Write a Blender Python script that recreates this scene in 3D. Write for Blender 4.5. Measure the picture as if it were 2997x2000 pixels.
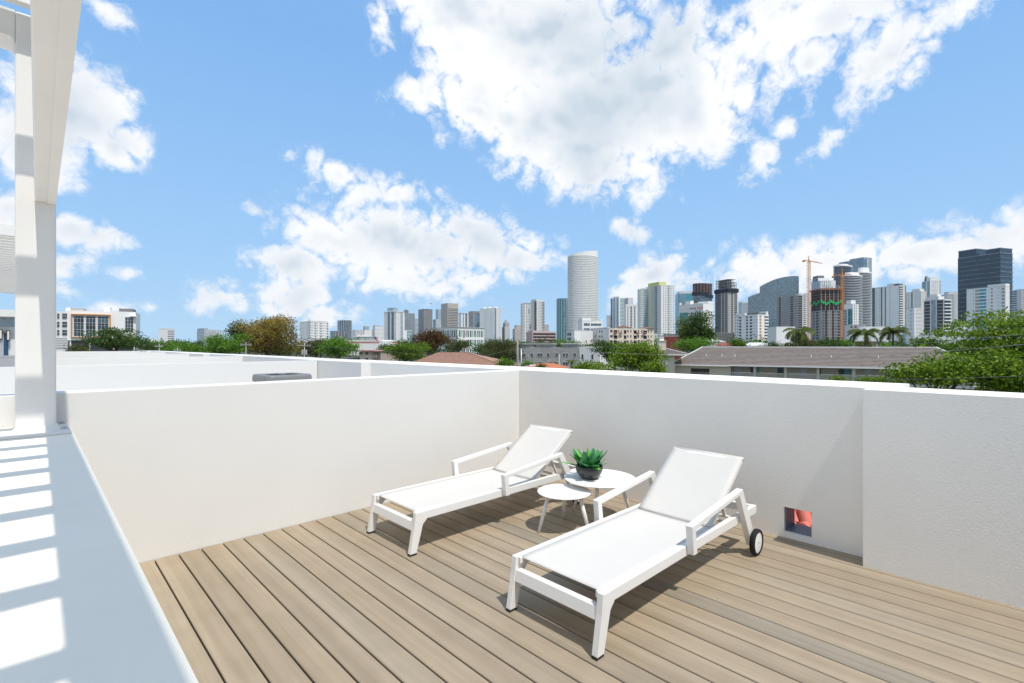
import bpy, bmesh, math, random
import numpy as np
from mathutils import Vector, Matrix, Euler

# ------------------------------------------------------------------ scene, camera, sky, sun
sc = bpy.context.scene
for o in list(bpy.data.objects):
    bpy.data.objects.remove(o)
COL = sc.collection
R = math.radians
F = 1462.0                 # focal length in photo pixels (photo 2997 x 2000)
CX, HY = 1498.5, 1010.0    # principal column, horizon row
CAMZ = 1.53
YAW = R(44.0)
CA, SA = math.cos(YAW), math.sin(YAW)
GROUND = -8.0

def plan(X, Y):            # camera-plan metres (right, forward) -> world x, y
    return (CA * X + SA * Y, -SA * X + CA * Y)
def at(px, py, D):         # photo pixel at depth D -> world point
    x, y = plan((px - CX) * D / F, D)
    return Vector((x, y, CAMZ - (py - HY) * D / F))
def zat(py, D):
    return CAMZ - (py - HY) * D / F

cam_d = bpy.data.cameras.new('camera')
cam_d.sensor_width = 36.0
cam_d.lens = F / 2997.0 * 36.0
cam_d.shift_y = (HY - 1000.0) / 2997.0
cam_d.clip_start = 0.05
cam_d.clip_end = 20000.0
cam = bpy.data.objects.new('camera', cam_d)
COL.objects.link(cam)
cam.location = (0, 0, CAMZ)
cam.rotation_euler = (R(90), 0, -YAW)
sc.camera = cam

SUN_TRAVEL = Vector((0.037, 0.49, -1.0)).normalized()
SUN_EL = math.asin(-SUN_TRAVEL.z)
sun_d = bpy.data.lights.new('sun', 'SUN')
sun_d.energy = 3.5
sun_d.angle = R(0.55)
sun_d.color = (1.0, 0.965, 0.905)
sun = bpy.data.objects.new('sun', sun_d)
COL.objects.link(sun)
sun.rotation_euler = SUN_TRAVEL.to_track_quat('-Z', 'Y').to_euler()
sun.location = (0, 0, 60)

sc.view_settings.view_transform = 'Standard'
sc.view_settings.look = 'None'
sc.view_settings.gamma = 1.0
sc.view_settings.use_curve_mapping = False
sc.view_settings.exposure = 0.12

def dirv(px, py):
    x, y = plan((px - CX) / F, 1.0)
    return Vector((x, y, (HY - py) / F)).normalized()

# cloud banks: direction (given by a photo pixel), half sizes in pixels, tilt in degrees
CLOUDS = [
    (1330, 20, 270, 190, 20), (1560, 120, 330, 210, 10), (1750, 330, 400, 190, 10), (1700, 450, 250, 120, 12),
    (1240, 280, 75, 48, 0), (1400, 330, 150, 85, 15), (1120, 60, 42, 90, -15), (1950, 150, 130, 90, -20), (2030, 330, 110, 135, 0),
    (2440, 40, 330, 110, 8), (2360, 190, 95, 75, -40), (2600, 150, 170, 100, -30), 
    (2850, 20, 60, 60, 40), (2150, 208, 34, 18, 10),
    (2325, 350, 58, 20, -50), (2425, 418, 66, 26, -38), (2232, 472, 34, 46, 25),
    (985, 505, 110, 38, 22), (1110, 560, 140, 42, 8), (1040, 600, 50, 40, 0),
    (1160, 715, 290, 118, 6), (1400, 700, 150, 70, 25), (860, 772, 130, 54, -8), (1500, 765, 130, 52, 10), (1190, 815, 190, 62, 6),
    (640, 870, 92, 46, 0), (850, 885, 135, 62, 4), (965, 920, 84, 40, 10), (765, 618, 26, 12, -10),
    (200, 330, 180, 170, 25), (340, 430, 76, 60, 10), (90, 430, 150, 120, 0), (255, 690, 122, 36, 8), (195, 772, 52, 22, 5),
    (205, 860, 34, 15, 5), (20, 615, 70, 55, 0), (315, 30, 66, 32, 25), (385, 275, 30, 14, 25), (395, 800, 44, 16, -5),
    (446, 900, 18, 10, 10), (330, 905, 40, 12, 0),
    (1840, 668, 46, 24, 18), (1890, 815, 130, 46, -20), (2060, 785, 80, 26, -20), (2010, 830, 120, 34, 0), (2230, 790, 150, 66, -5), (2440, 775, 220, 62, -4),
    (2690, 745, 180, 62, -12), (2880, 715, 190, 72, 2), (3060, 700, 160, 80, 0),
]
rng = random.Random(5)

BA, BM, BS = 0.024, -0.35, 20.0
def build_world():
    w = bpy.data.worlds.new('World')
    sc.world = w
    w.use_nodes = True
    nt = w.node_tree
    nt.nodes.clear()
    N = nt.nodes.new
    Lk = nt.links.new
    out = N('ShaderNodeOutputWorld')
    bg = N('ShaderNodeBackground')
    bg.inputs['Strength'].default_value = 0.1
    Lk(bg.outputs[0], out.inputs[0])
    sky = N('ShaderNodeTexSky')
    sky.sky_type = 'NISHITA'
    sky.sun_disc = False
    sky.sun_elevation = SUN_EL
    sky.sun_rotation = math.atan2(-SUN_TRAVEL.x, -SUN_TRAVEL.y)
    sky.air_density = 1.0
    sky.dust_density = 0.3
    sky.ozone_density = 2.0
    tc = N('ShaderNodeTexCoord')
    D = tc.outputs['Generated']
    def math_n(op, a, b=None, c=None, clamp=False):
        n = N('ShaderNodeMath'); n.operation = op; n.use_clamp = clamp
        for i, v in enumerate((a, b, c)):
            if v is None: continue
            if isinstance(v, (int, float)): n.inputs[i].default_value = v
            else: Lk(v, n.inputs[i])
        return n.outputs[0]
    def vec_n(op, a, b=None, c=None):
        n = N('ShaderNodeVectorMath'); n.operation = op
        for i, v in enumerate((a, b, c)):
            if v is None: continue
            if isinstance(v, (tuple, list, Vector)): n.inputs[i].default_value = v
            else: Lk(v, n.inputs[i])
        return n.outputs['Value'] if op in ('DOT_PRODUCT', 'LENGTH', 'DISTANCE') else n.outputs['Vector']
    def maprange(v, a, b, c=0.0, d=1.0, smooth=True):
        n = N('ShaderNodeMapRange'); n.clamp = True
        if smooth: n.interpolation_type = 'SMOOTHSTEP'
        Lk(v, n.inputs['Value'])
        n.inputs['From Min'].default_value = a; n.inputs['From Max'].default_value = b
        n.inputs['To Min'].default_value = c; n.inputs['To Max'].default_value = d
        return n.outputs[0]
    def noise(vec, scale, detail, rough, dist=0.0):
        n = N('ShaderNodeTexNoise'); n.noise_dimensions = '3D'
        Lk(vec, n.inputs['Vector'])
        n.inputs['Scale'].default_value = scale; n.inputs['Detail'].default_value = detail
        n.inputs['Roughness'].default_value = rough; n.inputs['Distortion'].default_value = dist
        return n.outputs[0]
    # compass bearing and elevation of the view ray, in radians
    dr = vec_n('DOT_PRODUCT', D, (CA, -SA, 0)); df = vec_n('DOT_PRODUCT', D, (SA, CA, 0))
    az = math_n('ARCTAN2', dr, df)
    sp = N('ShaderNodeSeparateXYZ'); Lk(D, sp.inputs[0])
    el = math_n('ARCSINE', sp.outputs[2])
    turned = {}
    for deg in (0, 22, -38):
        c, s_ = math.cos(R(deg)), math.sin(R(deg))
        x = math_n('ADD', math_n('MULTIPLY', az, c), math_n('MULTIPLY', el, -s_))
        y = math_n('ADD', math_n('MULTIPLY', az, s_), math_n('MULTIPLY', el, c))
        cb = N('ShaderNodeCombineXYZ'); Lk(x, cb.inputs[0]); Lk(y, cb.inputs[1]); turned[deg] = (cb.outputs[0], c, s_)
    blobs = []
    for (px, py, rx, ry, rot) in CLOUDS:
        dx = px - CX; a0 = math.atan(dx / F); h = math.hypot(F, dx); e0 = math.atan((HY - py) / h)
        blobs.append((a0, e0, rx * math.cos(a0) ** 2 / F, ry * math.cos(e0) ** 2 / h, rot))
    # larger unseen clouds added around the rest of the sky to whiten the fill light
    for i in range(18):
        a0 = math.pi * (0.36 + 1.28 * (i + rng.random()) / 18.0)
        if a0 > math.pi: a0 -= 2 * math.pi
        blobs.append((a0, R(rng.uniform(8, 62)), rng.uniform(.22, .42), rng.uniform(.10, .22), 0))
    cur = None
    for (a0, e0, a, b, rot) in blobs:
        deg = min(turned, key=lambda q: abs(q - rot))
        P, c, s_ = turned[deg]
        x0, y0 = a0 * c - e0 * s_, a0 * s_ + e0 * c
        q = vec_n('MULTIPLY_ADD', P, (1 / a, 1 / b, 0), (-x0 / a, -y0 / b, 0))
        ln = vec_n('LENGTH', q)
        k = min(min(a, b) * .9 + 0.012, .10)
        s = math_n('MULTIPLY_ADD', ln, -k, k)
        cur = s if cur is None else math_n('SMOOTH_MAX', cur, s, 0.012)
    # billows: rounded lobes with sharp creases, on top of a soft fractal
    def billow(vec, scale, detail, rough):
        n = N('ShaderNodeTexNoise'); n.noise_dimensions = '3D'; n.noise_type = 'RIDGED_MULTIFRACTAL'; n.normalize = True
        Lk(vec, n.inputs['Vector'])
        n.inputs['Scale'].default_value = scale; n.inputs['Detail'].default_value = detail; n.inputs['Roughness'].default_value = rough
        n.inputs['Lacunarity'].default_value = 2.1; n.inputs['Offset'].default_value = 1.0; n.inputs['Gain'].default_value = 1.0
        return math_n('SUBTRACT', 1.0, n.outputs[0])
    n1 = noise(D, 6.5, 7.0, 0.6, 0.1)
    bl = billow(D, BS, 5.0, 0.6)
    Dup = vec_n('ADD', D, (-.006, -.010, .020))
    sm0 = noise(D, 8.0, 3.0, 0.5)
    sm1 = noise(Dup, 8.0, 3.0, 0.5)
    n2 = noise(D, 60.0, 6.0, 0.72, 0.8)
    d1 = math_n('MULTIPLY_ADD', n1, 0.105, -0.047)
    d3 = math_n('MULTIPLY_ADD', bl, BA, -BA * BM)
    d2 = math_n('MULTIPLY_ADD', n2, 0.060, -0.028)
    s = math_n('ADD', math_n('ADD', math_n('ADD', cur, d1), d2), d3)
    al = maprange(s, -0.004, 0.042)
    # thick middles and undersides are greyer than the bright rims
    n3 = noise(D, 4.6, 3.0, 0.5)
    g = math_n('MULTIPLY_ADD', n3, 0.30, -0.155)
    g = math_n('ADD', g, cur)
    thick = maprange(g, 0.0, 0.11, 0.0, 0.85)
    relief = math_n('SUBTRACT', sm1, sm0)
    relief = maprange(relief, -0.06, 0.14, 0.0, 0.55)
    inside = maprange(s, 0.015, 0.09)
    gr = math_n('ADD', thick, math_n('MULTIPLY', relief, inside), clamp=True)
    def mixc(f, a, b, mode='MIX'):
        n = N('ShaderNodeMix'); n.data_type = 'RGBA'; n.blend_type = mode
        if isinstance(f, float): n.inputs['Factor'].default_value = f
        else: Lk(f, n.inputs['Factor'])
        for i, v in ((6, a), (7, b)):
            if isinstance(v, tuple): n.inputs[i].default_value = v
            else: Lk(v, n.inputs[i])
        return n.outputs[2]
    ccol = mixc(gr, (9.7, 9.75, 9.85, 1), (5.6, 6.5, 7.4, 1))
    # clean blue air: paler towards the horizon
    rp = N('ShaderNodeValToRGB'); Lk(sp.outputs[2], rp.inputs[0])
    e = rp.color_ramp.elements
    e[0].position = 0.0; e[0].color = (.44, .70, .97, 1)
    e[1].position = 1.0; e[1].color = (.25, .44, .77, 1)
    x = e.new(.18); x.color = (.345, .61, .955, 1)
    x = e.new(.5); x.color = (.235, .485, .89, 1)
    air = vec_n('SCALE', rp.outputs[0]); air.node.inputs['Scale'].default_value = 9.8
    blue = mixc(0.88, sky.outputs[0], air)
    Lk(mixc(al, blue, ccol), bg.inputs['Color'])
build_world()
sc.world.cycles.sampling_method = "MANUAL"
sc.world.cycles.sample_map_resolution = 256

# ------------------------------------------------------------------ materials
MATS = {}
def mat(key, col, rough=0.7, spec=0.3, metal=0.0, var=0.0, vscale=1.0, bump=0.0, bscale=60.0, stretch=None, rnd=0.0):
    if key in MATS: return MATS[key]
    m = bpy.data.materials.new(key); m.use_nodes = True
    nt = m.node_tree; N = nt.nodes.new; Lk = nt.links.new
    b = nt.nodes['Principled BSDF']
    b.inputs['Roughness'].default_value = rough
    b.inputs['Metallic'].default_value = metal
    b.inputs['Specular IOR Level'].default_value = spec
    b.inputs['Base Color'].default_value = (*col, 1)
    tc = N('ShaderNodeTexCoord')
    src = tc.outputs['Object']
    if stretch:
        mp = N('ShaderNodeMapping'); Lk(src, mp.inputs[0]); mp.inputs['Scale'].default_value = stretch; src = mp.outputs[0]
    if var > 0 or rnd > 0:
        hs = N('ShaderNodeHueSaturation'); hs.inputs['Color'].default_value = (*col, 1)
        val = None
        if var > 0:
            n = N('ShaderNodeTexNoise'); Lk(src, n.inputs['Vector'])
            n.inputs['Scale'].default_value = vscale; n.inputs['Detail'].default_value = 6; n.inputs['Roughness'].default_value = .6
            mr = N('ShaderNodeMapRange'); Lk(n.outputs[0], mr.inputs['Value'])
            mr.inputs['From Min'].default_value = .25; mr.inputs['From Max'].default_value = .75
            mr.inputs['To Min'].default_value = 1 - var; mr.inputs['To Max'].default_value = 1 + var
            val = mr.outputs[0]
        if rnd > 0:
            oi = N('ShaderNodeObjectInfo')
            mr2 = N('ShaderNodeMapRange'); Lk(oi.outputs['Random'], mr2.inputs['Value'])
            mr2.inputs['To Min'].default_value = 1 - rnd; mr2.inputs['To Max'].default_value = 1 + rnd
            if val is None: val = mr2.outputs[0]
            else:
                mm = N('ShaderNodeMath'); mm.operation = 'MULTIPLY'; Lk(val, mm.inputs[0]); Lk(mr2.outputs[0], mm.inputs[1]); val = mm.outputs[0]
        Lk(val, hs.inputs['Value'])
        Lk(hs.outputs[0], b.inputs['Base Color'])
    if bump > 0:
        n = N('ShaderNodeTexNoise'); Lk(src, n.inputs['Vector'])
        n.inputs['Scale'].default_value = bscale; n.inputs['Detail'].default_value = 5
        bp = N('ShaderNodeBump'); bp.inputs['Strength'].default_value = bump; bp.inputs['Distance'].default_value = 0.01
        Lk(n.outputs[0], bp.inputs['Height']); Lk(bp.outputs[0], b.inputs['Normal'])
    MATS[key] = m
    return m

def glass_mat(key, col, rough=0.12, spec=0.6, cell=(2.2, 2.2, 3.3), amt=0.5, metal=0.0):
    """window glass: panes differ a little (blinds, rooms behind)"""
    if key in MATS: return MATS[key]
    m = bpy.data.materials.new(key); m.use_nodes = True
    nt = m.node_tree; N = nt.nodes.new; Lk = nt.links.new
    b = nt.nodes['Principled BSDF']
    b.inputs['Roughness'].default_value = rough
    b.inputs['Specular IOR Level'].default_value = spec
    b.inputs['Metallic'].default_value = metal
    tc = N('ShaderNodeTexCoord')
    dv = N('ShaderNodeVectorMath'); dv.operation = 'DIVIDE'; Lk(tc.outputs['Object'], dv.inputs[0]); dv.inputs[1].default_value = cell
    fl = N('ShaderNodeVectorMath'); fl.operation = 'FLOOR'; Lk(dv.outputs[0], fl.inputs[0])
    wn = N('ShaderNodeTexWhiteNoise'); Lk(fl.outputs[0], wn.inputs['Vector'])
    mr = N('ShaderNodeMapRange'); Lk(wn.outputs['Value'], mr.inputs['Value'])
    mr.inputs['To Min'].default_value = 1 - amt; mr.inputs['To Max'].default_value = 1 + amt
    hs = N('ShaderNodeHueSaturation'); hs.inputs['Color'].default_value = (*col, 1)
    Lk(mr.outputs[0], hs.inputs['Value']); Lk(hs.outputs[0], b.inputs['Base Color'])
    MATS[key] = m
    return m

WALL = mat('shade_lifted_white_stucco', (.93, .885, .81), .85, .2, var=.035, vscale=1.3, bump=.22, bscale=95)  # stucco colour lightened and warmed to lift the right parapet's shade
WALLS = mat('smooth_white_stucco', (.745, .725, .685), .85, .2, var=.03, vscale=.9, bump=.07, bscale=60)  # darker, smoother copy of the stucco for the sunlit left parapet
LEDGE = mat('shade_lifted_ledge_white', (.94, .87, .74), .8, .2, var=.03, vscale=2.5, bump=.08, bscale=120)  # ledge white made lighter and warmer in colour to lift its blue shade
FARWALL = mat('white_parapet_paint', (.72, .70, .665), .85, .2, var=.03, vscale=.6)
ALU = mat('white_powder_coat', (.79, .77, .735), .5, .25, var=.015, vscale=3)
PERG = mat('white_pergola_paint', (.80, .765, .715), .42, .4, var=.04, vscale=2.2, bump=.05, bscale=12)
SLING = mat('white_sling_mesh', (.66, .625, .57), .8, .2, var=.02, vscale=4, bump=.25, bscale=900)
TABLE = mat('white_table_lacquer', (.82, .80, .765), .65, .15, var=.015, vscale=4)
TYRE = mat('black_rubber', (.012, .012, .013), .7, .3)
CAPM = mat('dark_rubber_foot', (.03, .028, .025), .7, .3)
BOWL = mat('charcoal_glazed_ceramic', (.028, .027, .026), .28, .55, var=.25, vscale=25)
SOIL = mat('dark_soil', (.03, .02, .012), .95, .1, var=.4, vscale=60)
STEEL = mat('galvanised_steel', (.45, .47, .5), .4, .5, metal=.6, var=.1, vscale=10)
SCUP = mat('scupper_sheet_metal', (.16, .20, .25), .45, .4, var=.12, vscale=8)
TILE = mat('coral_clay_tile', (.72, .23, .18), .8, .25, var=.12, vscale=14, rnd=.1)

# ------------------------------------------------------------------ mesh helpers
class MB:
    def __init__(self): self.v = []; self.f = []
    def add(self, vs, fs):
        o = len(self.v); self.v += [tuple(p) for p in vs]; self.f += [tuple(i + o for i in q) for q in fs]; return self
    def box(self, x0, x1, y0, y1, z0, z1):
        return self.add([(x0,y0,z0),(x1,y0,z0),(x1,y1,z0),(x0,y1,z0),(x0,y0,z1),(x1,y0,z1),(x1,y1,z1),(x0,y1,z1)],
            [(0,3,2,1),(4,5,6,7),(0,1,5,4),(1,2,6,5),(2,3,7,6),(3,0,4,7)])
    def hexa(self, b, t):   # two quads, bottom and top, counter-clockwise from above
        return self.add(list(b) + list(t), [(0,3,2,1),(4,5,6,7),(0,1,5,4),(1,2,6,5),(2,3,7,6),(3,0,4,7)])
    def prism(self, poly, z0, z1):
        n = len(poly)
        zt = z1 if hasattr(z1, '__len__') else [z1] * n
        vs = [(p[0], p[1], z0) for p in poly] + [(p[0], p[1], zt[i]) for i, p in enumerate(poly)]
        return self.add(vs, [tuple(range(n - 1, -1, -1)), tuple(range(n, 2 * n))] + [(i, (i + 1) % n, n + (i + 1) % n, n + i) for i in range(n)])
    def extr(self, poly, y0, y1):   # polygon in x,z pushed along y
        n = len(poly)
        vs = [(p[0], y0, p[1]) for p in poly] + [(p[0], y1, p[1]) for p in poly]
        return self.add(vs, [tuple(range(n)), tuple(range(2 * n - 1, n - 1, -1))] + [((i + 1) % n, i, n + i, n + (i + 1) % n) for i in range(n)])
    def beam(self, p, q, w, h=None, up=(0, 0, 1)):
        h = w if h is None else h
        p = Vector(p); q = Vector(q); d = (q - p).normalized(); u = Vector(up)
        if abs(d.dot(u)) > .98: u = Vector((1, 0, 0))
        s = d.cross(u).normalized() * (w / 2); t = s.cross(d).normalized() * (h / 2)
        vs = [p - s - t, p + s - t, p + s + t, p - s + t, q - s - t, q + s - t, q + s + t, q - s + t]
        return self.add(vs, [(0,1,2,3),(7,6,5,4),(0,4,5,1),(1,5,6,2),(2,6,7,3),(3,7,4,0)])
    def tube(self, pts, rad, n=8, cap=True):
        pts = [Vector(p) for p in pts]; m = len(pts)
        rs = rad if hasattr(rad, '__len__') else [rad] * m
        o = len(self.v); ref = None
        for i, p in enumerate(pts):
            d = (pts[min(i + 1, m - 1)] - pts[max(i - 1, 0)]).normalized()
            if ref is None: ref = Vector((0, 0, 1)) if abs(d.z) < .9 else Vector((1, 0, 0))
            s = d.cross(ref).normalized(); t = s.cross(d).normalized(); ref = t
            for k in range(n):
                a = 2 * math.pi * k / n
                self.v.append(tuple(p + (s * math.cos(a) + t * math.sin(a)) * rs[i]))
        for i in range(m - 1):
            for k in range(n):
                self.f.append((o + i*n + k, o + i*n + (k+1) % n, o + (i+1)*n + (k+1) % n, o + (i+1)*n + k))
        if cap:
            self.f.append(tuple(o + k for k in range(n - 1, -1, -1))); self.f.append(tuple(o + (m-1)*n + k for k in range(n)))
        return self
    def lathe(self, prof, n=32, wob=None):
        o = len(self.v)
        for i, (r, z) in enumerate(prof):
            for k in range(n):
                a = 2 * math.pi * k / n; rr = r * (wob(a, i) if wob else 1)
                self.v.append((rr * math.cos(a), rr * math.sin(a), z))
        for i in range(len(prof) - 1):
            for k in range(n):
                self.f.append((o + i*n + k, o + i*n + (k+1) % n, o + (i+1)*n + (k+1) % n, o + (i+1)*n + k))
        return self
    def mesh(self, name, m=None):
        me = bpy.data.meshes.new(name); me.from_pydata(self.v, [], self.f)
        bm = bmesh.new(); bm.from_mesh(me); bmesh.ops.recalc_face_normals(bm, faces=bm.faces); bm.to_mesh(me); bm.free()
        if m: me.materials.append(m)
        return me
    def build(self, name, m, parent=None, bevel=0, smooth=False, seg=2, stuff=False):
        me = self.mesh(name, m)
        o = bpy.data.objects.new(name, me); COL.objects.link(o)
        if parent: o.parent = parent
        if smooth:
            for p in me.polygons: p.use_smooth = True
        if bevel:
            md = o.modifiers.new('bevel', 'BEVEL'); md.width = bevel; md.segments = seg; md.limit_method = 'ANGLE'; md.angle_limit = R(35)
            md.harden_normals = False
        if stuff: o['kind'] = 'stuff'
        return o

def thing(name, label, cat, loc=(0, 0, 0), rz=0, group=None):
    o = bpy.data.objects.new(name, None); COL.objects.link(o); o.empty_display_size = .2
    o.location = loc; o.rotation_euler = (0, 0, rz)
    o['label'] = label; o['category'] = cat
    if group: o['group'] = group
    return o
def tag(o, label, cat, group=None):
    o['label'] = label; o['category'] = cat
    if group: o['group'] = group
    return o
def struct(o): o['kind'] = 'structure'; return o
def link_mesh(name, me, parent, loc=(0,0,0), rot=(0,0,0), scale=(1,1,1)):
    o = bpy.data.objects.new(name, me); COL.objects.link(o); o.parent = parent
    o.location = loc; o.rotation_euler = rot; o.scale = scale
    return o
def copy_tree(o, parent=None):
    c = o.copy(); COL.objects.link(c); c.parent = parent
    for ch in list(o.children): copy_tree(ch, c)
    return c

# ------------------------------------------------------------------ ground and the townhouse row
WU, WV = 4.32, 4.337          # inner faces of the right and the left parapet
WH = 1.222                    # parapet height
gm = mat('city_ground', (.10, .105, .075), .95, .1, var=.35, vscale=.05)
struct(MB().add([(-9000,-9000,GROUND),(9000,-9000,GROUND),(9000,9000,GROUND),(-9000,9000,GROUND)], [(0,1,2,3)]).build('ground', gm))
struct(MB().box(-9, 4.98, -7, 38, GROUND + .01, -.12).build('townhouse_block', FARWALL))
RF = mat('grey_roof_membrane', (.62, .61, .585), .9, .15, var=.06, vscale=.8)
struct(MB().box(-8.9, 4.2, WV + .21, 37.9, -.115, -.02).build('neighbour_roof', RF))

# deck: boards over a dark void
sub = struct(MB().box(.19, WU + .02, -1.09, WV + .01, -.11, -.06).build('deck', mat('dark_deck_void', (.012, .011, .01), .95, .1)))
def deck_material():
    m = bpy.data.materials.new('composite_deck_board'); m.use_nodes = True
    nt = m.node_tree; N = nt.nodes.new; Lk = nt.links.new; b = nt.nodes['Principled BSDF']
    b.inputs['Roughness'].default_value = .6; b.inputs['Specular IOR Level'].default_value = .3
    tc = N('ShaderNodeTexCoord'); oi = N('ShaderNodeObjectInfo')
    off = N('ShaderNodeVectorMath'); off.operation = 'MULTIPLY_ADD'
    cmb = N('ShaderNodeCombineXYZ')
    for i in range(3): Lk(oi.outputs['Random'], cmb.inputs[i])
    Lk(cmb.outputs[0], off.inputs[0]); off.inputs[1].default_value = (37, 91, 53); Lk(tc.outputs['Object'], off.inputs[2])
    def ns(scale, detail, rough):
        mp = N('ShaderNodeMapping'); Lk(off.outputs[0], mp.inputs[0]); mp.inputs['Scale'].default_value = scale
        n = N('ShaderNodeTexNoise'); Lk(mp.outputs[0], n.inputs['Vector']); n.inputs['Scale'].default_value = 1
        n.inputs['Detail'].default_value = detail; n.inputs['Roughness'].default_value = rough
        return n.outputs[0]
    a = ns((13, .28, 1), 5, .55)       # broad streaks along the board
    c = ns((90, 1.6, 1), 4, .6)       # fine grain
    d = ns((5, 5, 1), 3, .5)          # soft weathering
    r1 = N('ShaderNodeValToRGB'); Lk(a, r1.inputs[0])
    r1.color_ramp.elements[0].position = .30; r1.color_ramp.elements[0].color = (.298, .232, .156, 1)
    r1.color_ramp.elements[1].position = .74; r1.color_ramp.elements[1].color = (.408, .326, .226, 1)
    e = r1.color_ramp.elements.new(.5); e.color = (.350, .275, .188, 1)
    def mr(v, lo, hi):
        n = N('ShaderNodeMapRange'); Lk(v, n.inputs['Value']); n.inputs['From Min'].default_value = .3; n.inputs['From Max'].default_value = .7
        n.inputs['To Min'].default_value = lo; n.inputs['To Max'].default_value = hi; return n.outputs[0]
    hs = N('ShaderNodeHueSaturation'); Lk(r1.outputs[0], hs.inputs['Color'])
    m1 = N('ShaderNodeMath'); m1.operation = 'MULTIPLY'; Lk(mr(c, .94, 1.06), m1.inputs[0]); Lk(mr(d, .95, 1.05), m1.inputs[1])
    m2 = N('ShaderNodeMath'); m2.operation = 'MULTIPLY'; Lk(m1.outputs[0], m2.inputs[0])
    rr = N('ShaderNodeMapRange'); Lk(oi.outputs['Random'], rr.inputs['Value']); rr.inputs['To Min'].default_value = .93; rr.inputs['To Max'].default_value = 1.07
    Lk(rr.outputs[0], m2.inputs[1]); Lk(m2.outputs[0], hs.inputs['Value'])
    # boards carry their own colour in the object colour (one greyer board)
    mul = N('ShaderNodeMix'); mul.data_type = 'RGBA'; mul.blend_type = 'MULTIPLY'; mul.inputs['Factor'].default_value = 1
    Lk(hs.outputs[0], mul.inputs[6]); Lk(oi.outputs['Color'], mul.inputs[7])
    Lk(mul.outputs[2], b.inputs['Base Color'])
    bp = N('ShaderNodeBump'); bp.inputs['Strength'].default_value = .12; bp.inputs['Distance'].default_value = .004
    Lk(c, bp.inputs['Height']); Lk(bp.outputs[0], b.inputs['Normal'])
    return m
DECK = deck_material()
PITCH = .1446
bw = PITCH - .009
prof = [(0, -.05), (bw, -.05), (bw, -.004), (bw - .0025, -.0009), (bw - .006, 0), (.006, 0), (.0025, -.0009), (0, -.004)]
plank_me = MB().extr(prof, -1.08, WV - .004).mesh('plank', DECK)
k = -3
while True:
    u0 = .639 + PITCH * k + .0045
    if u0 > WU - .01: break
    if u0 + bw > .19:
        pl = link_mesh('plank', plank_me, sub, (u0, 0, 0))
        j = rng.uniform(-.02, .02)
        pl.color = (1 + j, 1 + j * .6, 1 + j * .3, 1)
        if k == 15: pl.color = (.80, .86, .93, 1)
        if k in (4, 9, 19): pl.color = (.93, .955, .98, 1)
    k += 1

# right parapet: recessed length with the scupper hole, thicker step near the camera
JV = .80; HU0, HU1, HZ0, HZ1 = 1.161, 1.358, .045, .243
w = MB()
TN = WU + .25                 # the wall is thin below the coping around the scupper
w.box(WU, 5.02, 1.75, WV + 5.4, -.119, WH)
w.box(WU, 5.02, .66, .92, -.119, WH)
w.box(WU, 5.02, .92, 1.75, .5, WH)
w.box(WU, TN, HU1, 1.75, -.119, .5)
w.box(WU, TN, .92, HU0, -.119, .5)
w.box(WU, TN, HU0, HU1, HZ1, .5)
w.box(WU, TN, HU0, HU1, -.119, HZ0)
rw = thing('parapet_wall', 'long white stucco parapet in half shade with the small square scupper hole', 'wall', (WU, 2.5, 0))
def rel(o, root):
    o.parent = root; o.location = -Vector(root.location); return o
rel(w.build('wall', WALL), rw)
st = MB().box(4.142, 4.545, -3.0, JV, -.118, WH + .003)
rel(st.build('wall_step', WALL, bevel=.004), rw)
sl = MB()
sl.box(WU + .03, TN - .005, HU0 + .001, HU1 - .001, HZ0 + .0005, HZ0 + .006)
sl.box(WU + .03, TN - .005, HU0 + .0005, HU0 + .006, HZ0 + .006, HZ1 - .006)
sl.box(WU + .03, TN - .005, HU1 - .006, HU1 - .0005, HZ0 + .006, HZ1 - .006)
sl.box(WU + .03, TN - .005, HU0 + .001, HU1 - .001, HZ1 - .006, HZ1 - .0005)
rel(sl.build('scupper_liner', SCUP), rw)
# coral barrel tiles outside, seen through the scupper
tr = thing('tile_roof', 'coral barrel tile roof edge seen through the square scupper hole', 'roof', (5.05, 1.2, -.1))
half = MB()
nn = 9
for (r, z0) in ((.075, 0), (.062, 0)):
    pass
prf = [(.056 * math.cos(math.pi * i / nn), .056 * math.sin(math.pi * i / nn)) for i in range(nn + 1)]
pri = [(.047 * math.cos(math.pi * i / nn), .047 * math.sin(math.pi * i / nn)) for i in range(nn, -1, -1)]
half.extr(prf + pri, 0, .20)
half_me = half.mesh('tile', TILE)
for p in half_me.polygons: p.use_smooth = False
for r_ in range(4):
    for c_ in range(10):
        link_mesh('tile', half_me, tr, (-.03 + r_ * .115, -.56 + c_ * .118 + (r_ % 2) * .059, -.16 + r_ * .115), (R(rng.uniform(40, 52)), R(rng.uniform(-9, 9)), R(-62 + rng.uniform(-14, 14))))
rel(MB().hexa([(4.6, .95, -.6), (6.2, .95, -.6), (6.2, 1.72, -.6), (4.6, 1.72, -.6)], [(4.6, .95, -.33), (6.2, .95, .30), (6.2, 1.72, .30), (4.6, 1.72, -.33)]).build('roof_board', mat('coral_mortar', (.35, .13, .09), .9, .1)), tr)

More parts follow.
